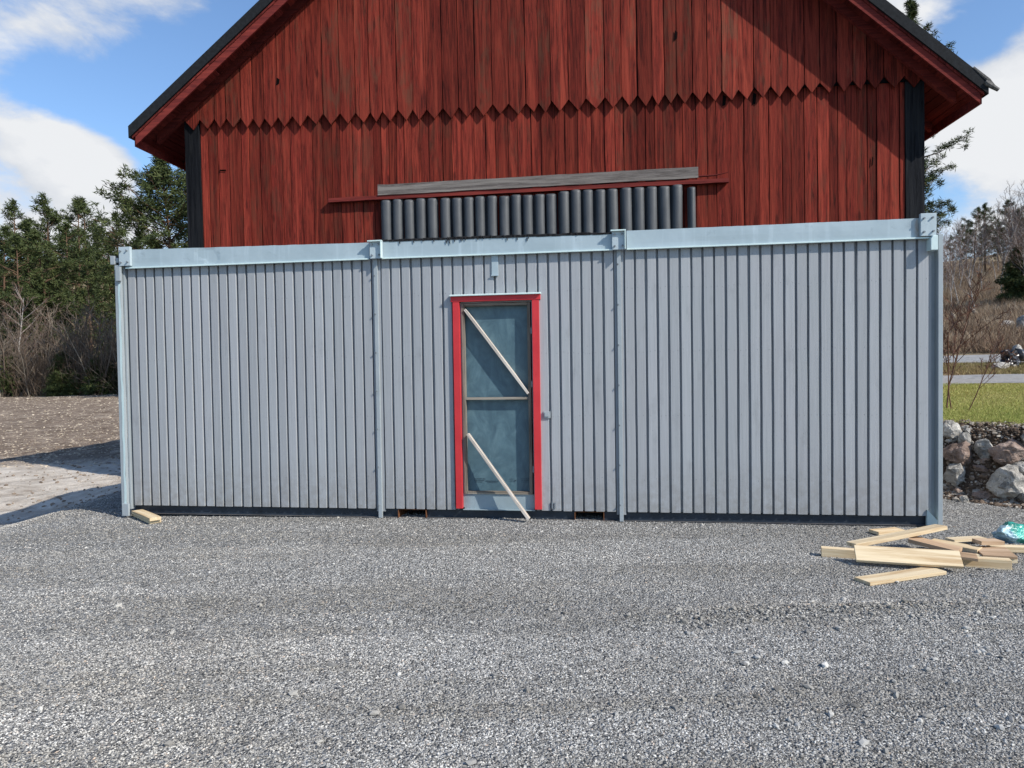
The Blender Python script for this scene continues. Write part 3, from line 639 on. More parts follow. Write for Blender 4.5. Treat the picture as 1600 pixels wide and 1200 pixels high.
# roof
EL_, ER_ = -6.023, 6.866
roof = empty('roof'); roof.parent = barn
def slope_slab(name, mat, x0, x1, off0, off1, y0, y1, planks=False, n=1, gap=.0, seed=0):
    mb = MB()
    sl = .808 if x0 < AX else .889
    cs = math.cos(math.atan(sl)); z = lambda x, o: roofz(x)-o/cs
    for i in range(n):
        a = x0+(x1-x0)*i/n; b = x0+(x1-x0)*(i+1)/n; g = gap*(b-a)
        mb.prism([(a+g, z(a+g, off0)), (b-g, z(b-g, off0)), (b-g, z(b-g, off1+rnd.uniform(0, .006)*(n > 1))), (a+g, z(a+g, off1))], y0, y1)
    return addb(mb, name, mat, roof)
for (e, s) in ((EL_, 1), (ER_, -1)):
    x1 = AX-.0005*s
    slope_slab('roof_covering', M_felt, e, x1, .0, .145, -.50, BD+.4)
    slope_slab('sheathing', M_red_soffit, e+.04*s, x1, .146, .175, -.47, BD+.35, n=60, gap=.03)
    slope_slab('barge_board', M_red_trim, e+.09*s, x1, .1755, .285, -.455, -.425)
    slope_slab('rafter', M_red_trim, e+.25*s, x1, .176, .29, -.13, -.041)
    slope_slab('rafter', M_red_trim, e+.10*s, e+1.6*s, .1365, .21, -.30, -.24) if False else None
    mb = MB(); ze = roofz(e+.07*s)-.20/math.cos(math.atan(.84)); mb.box(min(e+.05*s, e+.08*s), max(e+.05*s, e+.08*s), -.42, BD+.3, ze-.10, ze+.03, .5); addb(mb, 'eave_board', M_red_trim, roof)
    for k in range(14):
        y_ = .9+k*.9; slope_slab('eave_rafter', M_red_trim, e+.12*s, e+1.2*s, .176, .27, y_, y_+.09)
mb = MB(); mb.tube([(ER_-.05, -.5, roofz(ER_)-.02), (ER_-.02, -.5, roofz(ER_)-.05), (ER_+.13, -.49, roofz(ER_)-.14)], [.035, .04, .028], 8); mb.tube([(ER_-.2, -.49, roofz(ER_-.2)+.012), (ER_, -.49, roofz(ER_)-.0), (ER_+.10, -.47, roofz(ER_)-.10)], [.02, .03, .02], 7)
addb(mb, 'frayed_felt_end', plain('frayed_felt', (.12, .115, .11), .9, .2, .5, 30), roof)
# ledge and grey plank
def strip(pa, pb, y, th, h, name, mat, segs=26, jit=.002):
    xa, za = BP(*pa, y); xb, zb_ = BP(*pb, y); mb = MB(); top = []; bot = []
    for i in range(segs+1):
        u = i/segs; x = xa+(xb-xa)*u; z = za+(zb_-za)*u; top.append((x, z+h/2+rnd.gauss(0, jit))); bot.append((x, z-h/2+rnd.gauss(0, jit)))
    mb.prism(bot+top[::-1], y, y+th, .5); return addb(mb, name, mat)
strip((590, 297), (1091, 269), -.12, .028, .165, 'grey_plank', M_greyplank)
lg = strip((513, 312.5), (1139, 281), -.105, .09, .065, 'door_rail', M_red_trim, 30, .0035)
mb = MB(); xa, za = BP(1085, 278, -.11); mb.tube([(xa, -.10, za+.02), (xa+.3, -.11, za+.025), (xa+.5, -.13, za+.055)], [.018, .014, .004], 5); addb(mb, 'splinter', M_red_trim, lg)
# the few dark gaps at the wall
M_gap = plain('dark_gap', (.006, .005, .005), 1, 0)
mb = MB()
for (px, py, w, h) in ((1131.5, 157, 6, 18), (1178.5, 154, 6, 20), (434, 127, 5, 12), (1056, 55, 5, 16), (1363, 252, 3, 16), (348, 266, 11, 3), (1370, 25, 3, 12)):
    o_ = -.083 if py < 130 else -.0135; mb = MB()
    a = BP(px-w/2, py+h/2, o_); b = BP(px+w/2, py-h/2, o_); mb.prism([(a[0], a[1]), (b[0]-.01, a[1]+.02), (b[0], b[1]-.03), (a[0]+.015, b[1])], o_, o_+.004); addb(mb, 'knot_hole', M_gap)
# ---------------------------------------------------------------- dark ribbed sheets standing against the barn
groups = [(595.5, 5, 312.8), (688, 5, 310.2), (780, 5, 305.5), (872.5, 5, 298), (969, 5, 293), (1074, 1, 291.3)]
pitch_px = [18.2, 18.2, 18.4, 19.0, 19.9, 14.5]
names = ['first ribbed black steel sheet from the left behind the container', 'second ribbed black steel sheet from the left behind the container', 'ribbed black steel sheet with its lower rib overlapped, above the door', 'ribbed black steel sheet fourth from the left, under the grey plank', 'ribbed black steel sheet fifth from the left behind the container', 'narrow single-ribbed black steel piece at the right end of the row']
for gi, ((px, n, ty), pp) in enumerate(zip(groups, pitch_px)):
    yb = -.035-.004*gi; mb = MB(); prof = []; x0 = BP(px, 340, yb)[0]; x1 = BP(px+n*pp-1.2, 340, yb)[0]; w = (x1-x0)/n; zt_ = BP(px, ty, yb-.05)[1]; rot = []
    for k in range(n):
        c = x0+w*(k+.52)+rnd.uniform(-.006, .006); rr = w*.415
        pr = [(x0+w*k+.002, yb)]
        for j in range(13):
            a = PI*(1-j/12); pr.append((c+rr*math.cos(a), yb-.005-.088*math.sin(a)**.75))
        pr.append((x0+w*(k+1)-.002, yb)); prof.append((pr, rnd.uniform(-.012, .008)))
    for pr, dz in prof:
        m_ = len(pr); zz = [.12, 1.6, 3.3, zt_-.05+dz, zt_-.018+dz, zt_+dz]; sc = [1, 1, 1, 1, .93, .62]; vs = []
        for z, s_ in zip(zz, sc):
            jx = rnd.gauss(0, .003)
            for (x, y_) in pr: vs.append((x+jx*(z < 3.9), yb+(y_-yb)*s_, z))
        fs = [(j*m_+i, j*m_+i+1, (j+1)*m_+i+1, (j+1)*m_+i) for j in range(5) for i in range(m_-1)]+[tuple(5*m_+i for i in range(m_))]
        mb.poly(vs, fs)
    o = mb.build('ribbed_sheet', M_sheet, None, smooth=False, M=MBARN); sol = o.modifiers.new('solid', 'SOLIDIFY'); sol.thickness = .002
    for p in o.data.polygons: p.use_smooth = len(p.vertices) == 4
    tag(o, names[gi], 'steel sheet', 'ribbed sheets against the barn')
# ---------------------------------------------------------------- laths at the door
def beam_obj(A, B, wd, th, name, mat, up=(0, 0, 1), endmat=None, bevel=.002, roll=0.):
    A = Vector(A); B = Vector(B); xd = (B-A).normalized(); Lg = (B-A).length
    z = Vector(up); z = (z-xd*z.dot(xd)).normalized(); y = z.cross(xd)
    if roll: q = Matrix.Rotation(roll, 3, xd); z = q @ z; y = q @ y
    M = Matrix(((xd.x, y.x, z.x, A.x), (xd.y, y.y, z.y, A.y), (xd.z, y.z, z.z, A.z), (0, 0, 0, 1)))
    mb = MB(); n = 10; r = rnd.random(); vs = []; bow = rnd.uniform(-.003, .003)
    for i in range(n+1):
        u = i/n; zo = bow*math.sin(PI*u)
        for (a, b) in ((-1, -1), (1, -1), (1, 1), (-1, 1)): vs.append((Lg*u, a*wd/2, b*th/2+zo))
    fs = [(i*4+k, (i+1)*4+k, (i+1)*4+(k+1) % 4, i*4+(k+1) % 4) for i in range(n) for k in range(4)]+[(0, 1, 2, 3), tuple(n*4+k for k in (3, 2, 1, 0))]
    fs = [f[::-1] for f in fs]
    mb.poly(vs, fs, r); o = mb.build(name, mat, None, M=M, bevel=bevel); return o
def CW_(px, py, y): x, z = CP(px, py, y); return Vector(MC @ Vector((x, y, z)))
ax_ = Vector(uc)
xd = (CW_(826, 615, .03)-CW_(727, 483, .03)).normalized(); nrm = Vector(ncv)
o = beam_obj(CW_(727, 484, .028), CW_(826, 615, .028), .025, .080, 'wooden_lath', M_lath, up=-nrm)
tag(o, 'pale wooden lath jammed diagonally across the upper half of the door', 'lath', 'laths bracing the door')
A_ = CW_(731, 678, -.02); B_ = CW_(826.5, 811, -.13)
dirn = (B_-A_).normalized(); up = nrm.cross(dirn).cross(dirn)
o = beam_obj(A_, B_, .026, .062, 'wooden_lath', M_lath, up=-nrm)
tag(o, 'pale wooden lath leaning from the door frame down to the gravel', 'lath', 'laths bracing the door')
# ---------------------------------------------------------------- timber pile
boards = [
 # A px, z   B px, z   width thick roll mat label
 ((1347, 908.5), .012, (1465.5, 891), .012, .14, .024, 0, 'new', 'short pale board lying alone on the gravel in front of the timber pile'),
 ((1283, 861.5), .035, (1579, 881.5), .035, .07, .07, 0, 'new', 'long square timber lying beneath the front boards of the pile'),
 ((1440, 866), .025, (1588, 874.5), .025, .05, .045, 0, 'new', 'thin batten just behind the long square timber'),
 ((1336, 864.5), .085, (1502, 874.5), .085, .145, .024, .62, 'new', 'wide pale board tilted against the front of the timber pile'),
 ((1500, 868), .085, (1527, 871.5), .08, .11, .022, .1, 'old', 'small greyish offcut between the front boards of the pile'),
 ((1423, 842), .115, (1500, 861), .075, .145, .03, 0, 'old', 'board with a brown stained top sloping down under the raised plank'),
 ((1455, 846), .07, (1531, 860), .06, .12, .03, 0, 'new', 'board with a notched end in the middle of the timber pile'),
 ((1330, 851), .075, (1471, 823), .20, .145, .030, -.12, 'new', 'broad pale plank raised diagonally on top of the timber pile'),
 ((1527, 861.5), .055, (1580, 864), .055, .24, .022, .05, 'old', 'wide brown board at the right end of the timber pile'),
 ((1526, 846.5), .11, (1562, 846.5), .105, .10, .03, 0, 'old', 'dark short offcut lying on top of the wide brown board'),
 ((1484, 844), .05, (1535, 841), .045, .09, .022, 0, 'new', 'small pale board at the back of the timber pile'),
 ((1545, 856), .03, (1660, 861), .03, .07, .045, 0, 'new', 'yellow batten running out of the picture past the green bag'),
 ((1365, 831.5), .02, (1406, 828), .02, .12, .028, 0, 'new', 'short board lying at the foot of the container behind the pile'),
]
for (pa, za, pb, zb_, wd, th, roll, mt, lab) in boards:
    g = .0; ga = hit(*pa); gb = hit(*pb)
    A = hitz(pa[0], pa[1], za+float(hgt(ga[0], ga[1]))); B = hitz(pb[0], pb[1], zb_+float(hgt(gb[0], gb[1])))
    o = beam_obj(A, B, wd, th, 'timber_board', M_newwood if mt == 'new' else M_oldwood, roll=roll)
    tag(o, lab, 'board', 'boards of the timber pile')
for (pa, pb, z, lab) in (((226, 803), (243, 811), .055, 'upper of two pale wooden shims under the left corner of the container'), ((226, 806), (243, 815), .022, 'lower of two pale wooden shims under the left corner of the container')):
    A = hitz(pa[0]-12, pa[1]-4, z+.02); B = hitz(pb[0], pb[1], z+.02)
    o = beam_obj(A, B, .11, .030, 'wooden_shim', M_newwood); tag(o, lab, 'shim', 'shims under the container')
# crumpled bag
from mathutils import noise as mnoise
def lump(name, mat, c, size, seed, sub=3, amp=.25, freq=1.6, planes=0, smooth=False, rot=0.):
    import bmesh
    bm_ = bmesh.new(); bmesh.ops.create_icosphere(bm_, subdivisions=sub, radius=1); r_ = random.Random(seed)
    pls = [(Vector((r_.gauss(0, 1), r_.gauss(0, 1), r_.gauss(0, .8))).normalized(), r_.uniform(.55, .85)) for _ in range(planes)]
    off = Vector((r_.random()*50, r_.random()*50, r_.random()*50))
    for v in bm_.verts:
        p = v.co.copy()
        for nrm_, d in pls:
            e = p.dot(nrm_)
            if e > d: p -= nrm_*(e-d)*.95
        p *= 1+amp*mnoise.fractal(p*freq+off, .8, 2.1, 4)
        v.co = Vector((p.x*size[0], p.y*size[1], p.z*size[2]))
    me = bpy.data.meshes.new(name); bm_.to_mesh(me); bm_.free()
    at = me.attributes.new('rnd', 'FLOAT', 'POINT'); rv = r_.random(); at.data.foreach_set('value', [rv]*len(me.vertices))
    me.polygons.foreach_set('use_smooth', [smooth]*len(me.polygons)); me.materials.append(mat)
    o = bpy.data.objects.new(name, me); C.objects.link(o); o.location = c; o.rotation_euler.z = rot; return o
def bag_mat():
    m = Mat('thin_plastic', .22, .6); sep = m.n('ShaderNodeSeparateXYZ'); m.link(m.co, sep.inputs[0])
    f = m.rng(m.math('ADD', m.math('ADD', sep.outputs[0], m.math('MULTIPLY', sep.outputs[2], .5)), m.math('MULTIPLY', m.noise(9, 3), .18)), .05, .08)
    c = m.mix(f, m.mix(m.rng(m.noise(12, 5), .4, .6), (.42, .60, .64), (.28, .42, .50)), m.mix(m.rng(m.noise(7, 4), .45, .6), (.01, .20, .15), (.06, .42, .34)))
    m.col(c); m.bump(m.noise(14, 6, .6, None, 1.), .02, .8); return m.m
g = hit(1588, 851)
o = lump('plastic_bag', bag_mat(), (g[0]+.02, g[1]+.08, g[2]+.075), (.165, .13, .10), 23, 4, .26, 1.5, 12, False)
tag(o, 'crumpled green and clear plastic bag lying on the gravel by the timber', 'plastic bag')
# ---------------------------------------------------------------- boulders of the bank
def rock_mat(name, a, b, dk):
    m = Mat(name, .9, .2); r = m.attr(); n = m.noise(5, 9, .7, m.vec((1, 1, 1), (m.math('MULTIPLY', r, 30.), 0., 0.)), .6)
    c = m.ramp(n, [(.32, dk), (.47, a), (.62, b)]); sp_ = m.noise(60, 3, .7); c = m.mix(m.rng(sp_, .55, .65, 0, .5), c, dk); li = m.noise(22, 6, .7); c = m.mix(m.rng(li, .58, .68, 0, .6), c, tuple(min(.75, x*1.35) for x in b))
    m.col(c); m.bump(m.math('ADD', n, m.math('MULTIPLY', li, .5)), .05, 1.0); return m.m
M_rg = rock_mat('grey_granite', (.27, .26, .24), (.46, .44, .405), (.085, .08, .07))
M_rp = rock_mat('pink_granite', (.26, .19, .155), (.41, .32, .27), (.09, .065, .05))
M_rw = rock_mat('pale_granite', (.40, .375, .335), (.60, .57, .51), (.15, .135, .115))
rocks = [ # px0 py0 px1 py1 mat label
 (1472, 659, 1501, 687, M_rw, 'pale rounded boulder on top of the bank beside the container'),
 (1500, 664, 1518, 677, M_rg, 'small grey stone on the bank edge right of the pale boulder'),
 (1498, 677, 1518, 703, M_rg, 'upright grey boulder under the edge of the grass'),
 (1518, 681, 1554, 717, M_rg, 'large grey boulder with a pale patch, overhanging the hollow'),
 (1473, 692, 1519, 731, M_rp, 'wide pinkish boulder in the shade below the pale one'),
 (1473, 724, 1512, 759, M_rg, 'pointed grey boulder low beside the container'),
 (1518, 726, 1548, 738, M_rp, 'flat brown stone under the overhanging boulder'),
 (1527, 714, 1548, 726, M_rp, 'small reddish stone wedged under the overhanging boulder'),
 (1543, 731, 1600, 775, M_rw, 'large angular white-grey boulder at the foot of the bank'),
 (1553, 690, 1608, 726, M_rp, 'brown boulder half buried in the soil right of the overhanging one'),
 (1515, 766, 1551, 781, M_rp, 'long pink and white stone lying on the edge of the gravel'),
 (1550, 766, 1573, 783, M_rp, 'rounded brown stone at the edge of the gravel'),
 (1473, 749, 1484, 761, M_rw, 'small pale stone touching the container edge'),
 (1483, 750, 1499, 761, M_rw, 'small white wedge of stone below the pointed boulder'),
 (1590, 766, 1612, 788, M_rg, 'grey boulder cut off by the right edge of the photo near the gravel'),
 (1580, 724, 1615, 745, M_rg, 'grey boulder behind the large angular one'),
 (1561, 738, 1606, 778, M_rg, 'grey block leaning on the large angular boulder'),
 (1596, 670, 1625, 700, M_rg, 'grey stone under the grass at the right edge of the photo'),
]
def rock_at(px0, py0, px1, py1, mat, lab, seed, grp=None, name='boulder'):
    cx, cy = (px0+px1)/2, (py0+py1)/2; g = hit(cx, min(py1, 900)-1.5); D = g[1]+.04; sc = D/FPX; w = (px1-px0)*sc; h = (py1-py0)*sc
    c = at_y(cx, cy, D); o = lump(name, mat, c, (w*.57, w*.5, h*.60), seed, 4, .16, 2.2, 16, False, rnd.uniform(-.5, .5)); tag(o, lab, 'boulder' if name == 'boulder' else 'stone', grp); return o
for i, rk in enumerate(rocks): rock_at(*rk, 100+i, 'boulders of the stone bank')
for i in range(120):
    px = rnd.uniform(1476, 1606); py = rnd.choice([rnd.uniform(742, 785), rnd.uniform(742, 785), rnd.uniform(676, 742)])-(0 if px > 1500 else 6); w = rnd.choice([rnd.uniform(4, 9), rnd.uniform(4, 9), rnd.uniform(9, 17)])
    rock_at(px-w/2, py-w*.4, px+w/2, py+w*.3, rnd.choice([M_rg, M_rp, M_rw, M_rg]), 'small stone among the boulders of the bank beside the container', 300+i, 'small stones of the bank', 'stone')
# ---------------------------------------------------------------- grass, road
def grass_mat():
    m = Mat('spring_grass', .7, .2); r = m.attr(); m.col(m.ramp(r, [(0, (.56, .47, .25)), (.35, (.47, .43, .16)), (.62, (.34, .36, .095)), (1, (.18, .25, .055))])); return m.m
def sheet(name, k0, k1, s0, s1, off, mat, n=(60, 60), polar=True):
    K = np.linspace(k0, k1, n[0]); Sx = np.linspace(0, 1, n[1]); KX, SS = np.meshgrid(K, Sx); a0 = np.array([s0(k) for k in K]); a1 = np.array([s1(k) for k in K])
    Yv = a0[None]+(a1-a0)[None]*SS; Xv = KX*Yv; Zv = hgt(Xv, Yv)+off; i_ = np.arange(Xv.size).reshape(Xv.shape)
    fc = np.stack([i_[:-1, :-1].ravel(), i_[:-1, 1:].ravel(), i_[1:, 1:].ravel(), i_[1:, :-1].ravel()], 1)
    return bigmesh(name, np.stack([Xv.ravel(), Yv.ravel(), Zv.ravel()], 1), fc, mat, None, True)
def ydist(px, py): return float(hit(px, py)[1])
sOf = lambda k, s: (s+.767*4.8+.641*7.85)/(.767*k+.641)     # depth y at which the line x = k*y reaches bank distance s
turf_m = Mat('turf', .95, .1); tn = turf_m.noise(3, 8, .7); turf_m.col(turf_m.ramp(tn, [(.3, (.26, .20, .11)), (.48, (.32, .28, .11)), (.6, (.26, .27, .08)), (.8, (.16, .2, .05))])); turf_m.bump(turf_m.noise(40, 5, .7), .02, 1)
tag(sheet('grass_bank', .56, .95, lambda k: sOf(k, .72), lambda k: sOf(k, 5.4+.6*math.sin(k*20)), .004, turf_m.m), kind='structure')
road_m = Mat('gravel_road', .95, .1); rn = road_m.voro(14, out='Color'); rsn = road_m.n('ShaderNodeSeparateColor'); road_m.link(rn, rsn.inputs[0]); road_m.col(road_m.mix(road_m.rng(road_m.noise(1.2, 6, .6), .3, .7), road_m.ramp(rsn.outputs[0], [(0, (.12, .125, .13)), (.6, (.27, .27, .27)), (1, (.42, .42, .41))]), (.30, .29, .27))); road_m.bump(road_m.noise(20, 5), .02, .6)
tag(sheet('road', .50, 1.2, lambda k: sOf(k, 5.5+.6*math.sin(k*20)), lambda k: sOf(k, 12+14*(k-.6)), .008, road_m.m), kind='structure')
tag(sheet('upper_road', .50, 1.2, lambda k: sOf(k, 24.5-3*(k-.6)), lambda k: sOf(k, 32.5), .012, road_m.m), kind='structure')
def blades(name, n, gen, hmin, hmax, wid, mat, seed, lean=.5, lab='', cat=''):
    r_ = np.random.RandomState(seed); x, y = gen(r_, n); z = hgt(x, y); n = len(x); h = r_.uniform(hmin, hmax, n); a = r_.uniform(0, 6.283, n); l = r_.normal(0, lean, n)*h; l2 = r_.normal(0, lean, n)*h
    dx, dy = np.cos(a)*wid, np.sin(a)*wid
    V = np.stack([np.stack([x-dx, y-dy, z-.01], 1), np.stack([x+dx, y+dy, z-.01], 1), np.stack([x+l, y+l2, z+h], 1)], 1).reshape(-1, 3)
    o = bigmesh(name, V, np.arange(3*n).reshape(-1, 3), mat, {'rnd': np.repeat(np.clip(r_.rand(n)*.6+.25+.5*fbm(x, y, .9, 8, 6), 0, 1), 3)}); tag(o, lab, cat, kind='stuff'); return o
def gbank(r_, n):
    k = r_.uniform(.57, .86, n); s = r_.uniform(.60, 5.6, n); y = (s+.767*4.8+.641*7.85)/(.767*k+.641); return k*y, y
M_grass = grass_mat()
blades('grass', 110000, gbank, .012, .042, .003, M_grass, 4, .55, 'short yellowish green grass on top of the stone bank', 'grass')
def gstrip(r_, n):
    k = r_.uniform(.56, .9, n); s = r_.uniform(13, 24, n); y = (s+.767*4.8+.641*7.85)/(.767*k+.641); return k*y, y
M_dry = Mat('dry_grass', .8, .1); M_dry.col(M_dry.ramp(M_dry.attr(), [(0, (.36, .27, .15)), (.5, (.26, .20, .10)), (1, (.16, .18, .05))])); M_dry = M_dry.m
blades('dry_verge_grass', 30000, gstrip, .04, .14, .008, M_dry, 14, .5, 'dry grass on the strip between the two gravel roads', 'grass')
# ---------------------------------------------------------------- vegetation
M_bark = plain('pine_bark', (.12, .075, .05), .95, .1, .4, 12)
M_needle = Mat('pine_needles', .6, .25); M_needle.col(M_needle.ramp(M_needle.attr(), [(0, (.022, .032, .012)), (.5, (.052, .070, .024)), (1, (.10, .115, .042))])); M_needle.b.inputs['Specular IOR Level'].default_value = .15; M_needle = M_needle.m
def birch_mat():
    m = Mat('birch_bark', .8, .2); n = m.noise(9, 6, .7, m.vec((1, 1, .6))); z = m.attr()
    m.col(m.mix(z, m.mix(m.rng(n, .42, .6), (.50, .48, .45), (.12, .10, .09)), (.14, .085, .065))); return m.m
M_birch = birch_mat()
M_alder = Mat('grey_shrub_bark', .9, .1); M_alder.col(M_alder.ramp(M_alder.attr(), [(0, (.30, .265, .21)), (.35, (.18, .15, .12)), (1, (.12, .085, .065))])); M_alder = M_alder.m
def tufts(P, rad, per, seed, dirs=None, w=.045):
    r_ = np.random.RandomState(seed); P = np.asarray(P); n = len(P); c = np.repeat(P, per, 0); m = len(c)
    d = r_.normal(0, 1, (m, 3)); d[:, 2] = d[:, 2]*.7+.35; d /= np.linalg.norm(d, axis=1)[:, None]; ln = rad*r_.uniform(.55, 1.15, m)
    sd_ = np.cross(d, r_.normal(0, 1, (m, 3))); sd_ /= np.linalg.norm(sd_, axis=1)[:, None]; b = c+r_.normal(0, rad*.25, (m, 3))
    tip = b+d*ln[:, None]; mid = b+d*(ln*.45)[:, None]
    V = np.stack([b, mid+sd_*w, tip, mid-sd_*w], 1).reshape(-1, 3); Fq = np.arange(4*m).reshape(-1, 4)
    r = np.repeat(np.clip(np.repeat(r_.rand(n), per)*.6+r_.rand(m)*.5-.05, 0, 1), 4); return V, Fq, r
def mesh_of(name, V, Fq, mat, r):
    o = bigmesh(name, V, Fq, mat, {'rnd': r}); return o
def pine(seed, Ht, cb, R, per=13, dens=1., cone=False, lean=.03, w=.028, trad=.36, op=.0):
    r_ = random.Random(seed); root = empty('spruce_tree' if cone else 'pine_tree'); mb = MB(); top = Vector((r_.gauss(0, lean)*Ht, r_.gauss(0, lean)*Ht, Ht)); path = []
    for i in range(9):
        u = i/8; path.append(Vector((top.x*u**1.5+r_.gauss(0, .03)*Ht*.12, top.y*u**1.5, Ht*u-.3*(i == 0))))
    path[-1] = top; rad = [Ht*.014*(1-.93*i/8) for i in range(9)]; mb.tube(path, rad, 7)
    def on(u): k = min(7, int(u*8)); return path[k].lerp(path[k+1], u*8-k)
    pts = []; nb_ = int(64*dens)
    for b in range(nb_):
        u = cb+(1-cb)*(b+r_.random())/nb_; base = on(min(.995, u)); a = r_.random()*2*PI; q = (u-cb)/(1-cb)
        prof = (1-q)**.8*1.0+.08 if cone else (math.sin(PI*min(1, (q*.92+.13)))**.7*.9+.12)
        ln = R*prof*(r_.uniform(.35, 1.25) if op else r_.uniform(.55, 1.1))*(1 if r_.random() > .12 else .5); el = (-.15 if cone else .15)+.55*q+r_.gauss(0, .12)
        d = Vector((math.cos(a)*math.cos(el), math.sin(a)*math.cos(el), math.sin(el))); e = base+d*ln+Vector((0, 0, .08*ln)); m_ = base+d*ln*.5-Vector((0, 0, .04*ln))
        mb.tube([base, m_, e], [.018*Ht*.14+.012, .02, .008], 4, cap=False)
        ns = max(3, int(ln*4.2))
        for j in range(ns):
            t = .32+op*.55+(.68-op*.55)*(j+r_.random())/ns; p = (base.lerp(m_, t*2) if t < .5 else m_.lerp(e, t*2-1)); sdv = d.cross(Vector((0, 0, 1))).normalized(); o_ = r_.gauss(0, .20+.16*(1-t))*ln*.75
            q_ = p+sdv*o_+Vector((0, 0, r_.gauss(0.02, .10)*ln*.5)); pts.append(q_)
            if abs(o_) > .25: mb.tube([p-d*.1*ln, q_], [.012, .006], 3, cap=False)
    for j in range(5): pts.append(top-Vector((0, 0, .22*j))+Vector((r_.gauss(0, .05), r_.gauss(0, .05), 0)))
    mb.build('trunk', M_bark, root, smooth=True); V, Fq, r = tufts(pts, trad, per*2, seed, w=w); o = mesh_of('crown', V, Fq, M_needle, r); o.parent = root; return root
def bare(seed, Ht, mat, name, stems=1, spread=.12, depth=4, thick=.011, white=True, nch=5, up=.55, cname='branches'):
    r_ = random.Random(seed); root = empty(name); tr = MB(); br = MB()
    def grow(p, d, ln, rad, lv, mb):
        n = 4; pts = [p]; rd = [rad]; c = p.copy(); dd = d.copy()
        for i in range(n):
            dd = (dd+Vector((r_.gauss(0, .09), r_.gauss(0, .09), r_.gauss(.03, .05)))).normalized(); c = c+dd*ln/n; pts.append(c); rd.append(rad*(1-.8*(i+1)/n)+.0025)
        tone = min(1, max(0, .12 if lv == 0 else .25+.25*lv)) if white else r_.random()*.7+.1*lv
        mb.tube(pts, rd, 6 if lv == 0 else 3, tone, cap=False)
        if lv >= depth: return
        k = nch+(9 if lv == 0 and stems == 1 else 0)
        for j in range(k):
            t = (.28 if lv == 0 and stems == 1 else .15)+(.82-.1*(lv == 0))*(j+r_.random())/k; i = min(n-1, int(t*n)); q = pts[i].lerp(pts[i+1], t*n-i)
            a = r_.random()*2*PI; o = dd.orthogonal().normalized(); o2 = dd.cross(o); side = o*math.cos(a)+o2*math.sin(a); sp = r_.uniform(.45, .85)
            nd = (dd*(1-sp*.5)+side*sp+Vector((0, 0, .25*up))).normalized(); grow(q, nd, ln*(1-t*.55)*r_.uniform(.35, .6), max(.004, rad*.42), lv+1, br)
    for s_ in range(stems):
        a = r_.random()*2*PI; sp = abs(r_.gauss(0, spread))+.02; d = Vector((math.cos(a)*sp, math.sin(a)*sp, 1)).normalized(); h_ = Ht*(1 if stems == 1 else r_.uniform(.5, 1))
        grow(Vector((math.cos(a)*.05*stems*.4, math.sin(a)*.05*stems*.4, -.15)), d, h_, h_*thick, 0 if stems == 1 else 1, tr)
    tr.build('trunk' if stems == 1 else 'stems', mat, root, smooth=True)
    if br.v: br.build(cname, mat, root, smooth=False)
    return root
def copy_tree(o):
    c = o.copy(); C.objects.link(c)
    for ch in o.children: d = ch.copy(); C.objects.link(d); d.parent = c
    return c
used = set()
def place(proto, x, y, sc, rz, lab, cat, group=None, dz=0):
    o = proto if proto.name not in used else copy_tree(proto); used.add(proto.name)
    o.location = (x, y, float(hgt(x, y))+dz); o.scale = (sc, sc, sc*rnd.uniform(.95, 1.05)); o.rotation_euler.z = rz; tag(o, lab, cat, group); return o
pines = [pine(1, 14, .32, 2.3, per=15, dens=.62, op=.4), pine(2, 13, .25, 2.7, per=15, dens=.7, op=.35), pine(3, 15, .5, 2.0, per=14, dens=.5, op=.5), pine(4, 12, .2, 2.6, per=15, dens=.75, op=.35)]
pineH = [14, 13, 15, 12]
def tree_px(protos, hs, k, px, ptop, Y, lab, cat, group=None):
    g = at_y(px, 590, Y); x = float(g[0]); gz = float(hgt(x, Y)); zt__ = float(at_y(px, ptop, Y)[2]); return place(protos[k], x, Y, (zt__-gz)/hs[k], rnd.random()*6.28, lab, cat, group)
G1 = 'pines behind the brown field'
for i, (px, pt, Y, k) in enumerate([(28, 334, 66, 0), (73, 318, 68, 2), (96, 314, 70, 0), (52, 350, 62, 3), (112, 340, 60, 1), (128, 326, 66, 2), (143, 322, 72, 0), (8, 352, 60, 1), (160, 372, 74, 3), (85, 352, 58, 1), (195, 345, 70, 2), (178, 370, 64, 3), (-25, 360, 62, 1), (35, 372, 56, 3), (210, 380, 78, 0), (120, 385, 84, 2), (60, 380, 82, 1), (12, 395, 82, 0), (172, 400, 86, 1), (145, 398, 58, 3)]):
    tree_px(pines, pineH, k, px, pt, Y, 'dark green pine standing in the row behind the brown field', 'pine', G1)
pb = pine(21, 14, .12, 4.0, dens=2.6, per=16, op=.08); tree_px([pb], [14], 0, 280, 243, 46, 'tall full pine rising right against the left corner of the barn', 'pine')
prt = pine(24, 17, .30, 2.2, per=26, dens=1.9, trad=.24, w=.016, op=.15); tree_px([prt], [17], 0, 1410, 8, 30, 'tall pine behind the right corner of the barn, its top above the roof', 'pine')
shr = [bare(31, 7.5, M_alder, 'bare_tree', 7, .30, 4, .012, False, 5), bare(32, 7.0, M_alder, 'bare_tree', 6, .35, 4, .012, False, 5), bare(33, 6.0, M_alder, 'bare_tree', 9, .5, 4, .010, False, 5)]
for i in range(30):
    px = -30+i*8.6+rnd.uniform(-5, 5); Y = rnd.uniform(50, 57); g = at_y(px, 590, Y)
    place(shr[i % 3], float(g[0]), Y, rnd.uniform(.75, 1.2), rnd.random()*6.28, 'bare grey-brown tree in the thicket along the brown field', 'bare tree', 'bare trees of the thicket')
bg1 = bare(41, 8.5, M_birch, 'birch_tree', 1, .1, 4, .011, True, 5)
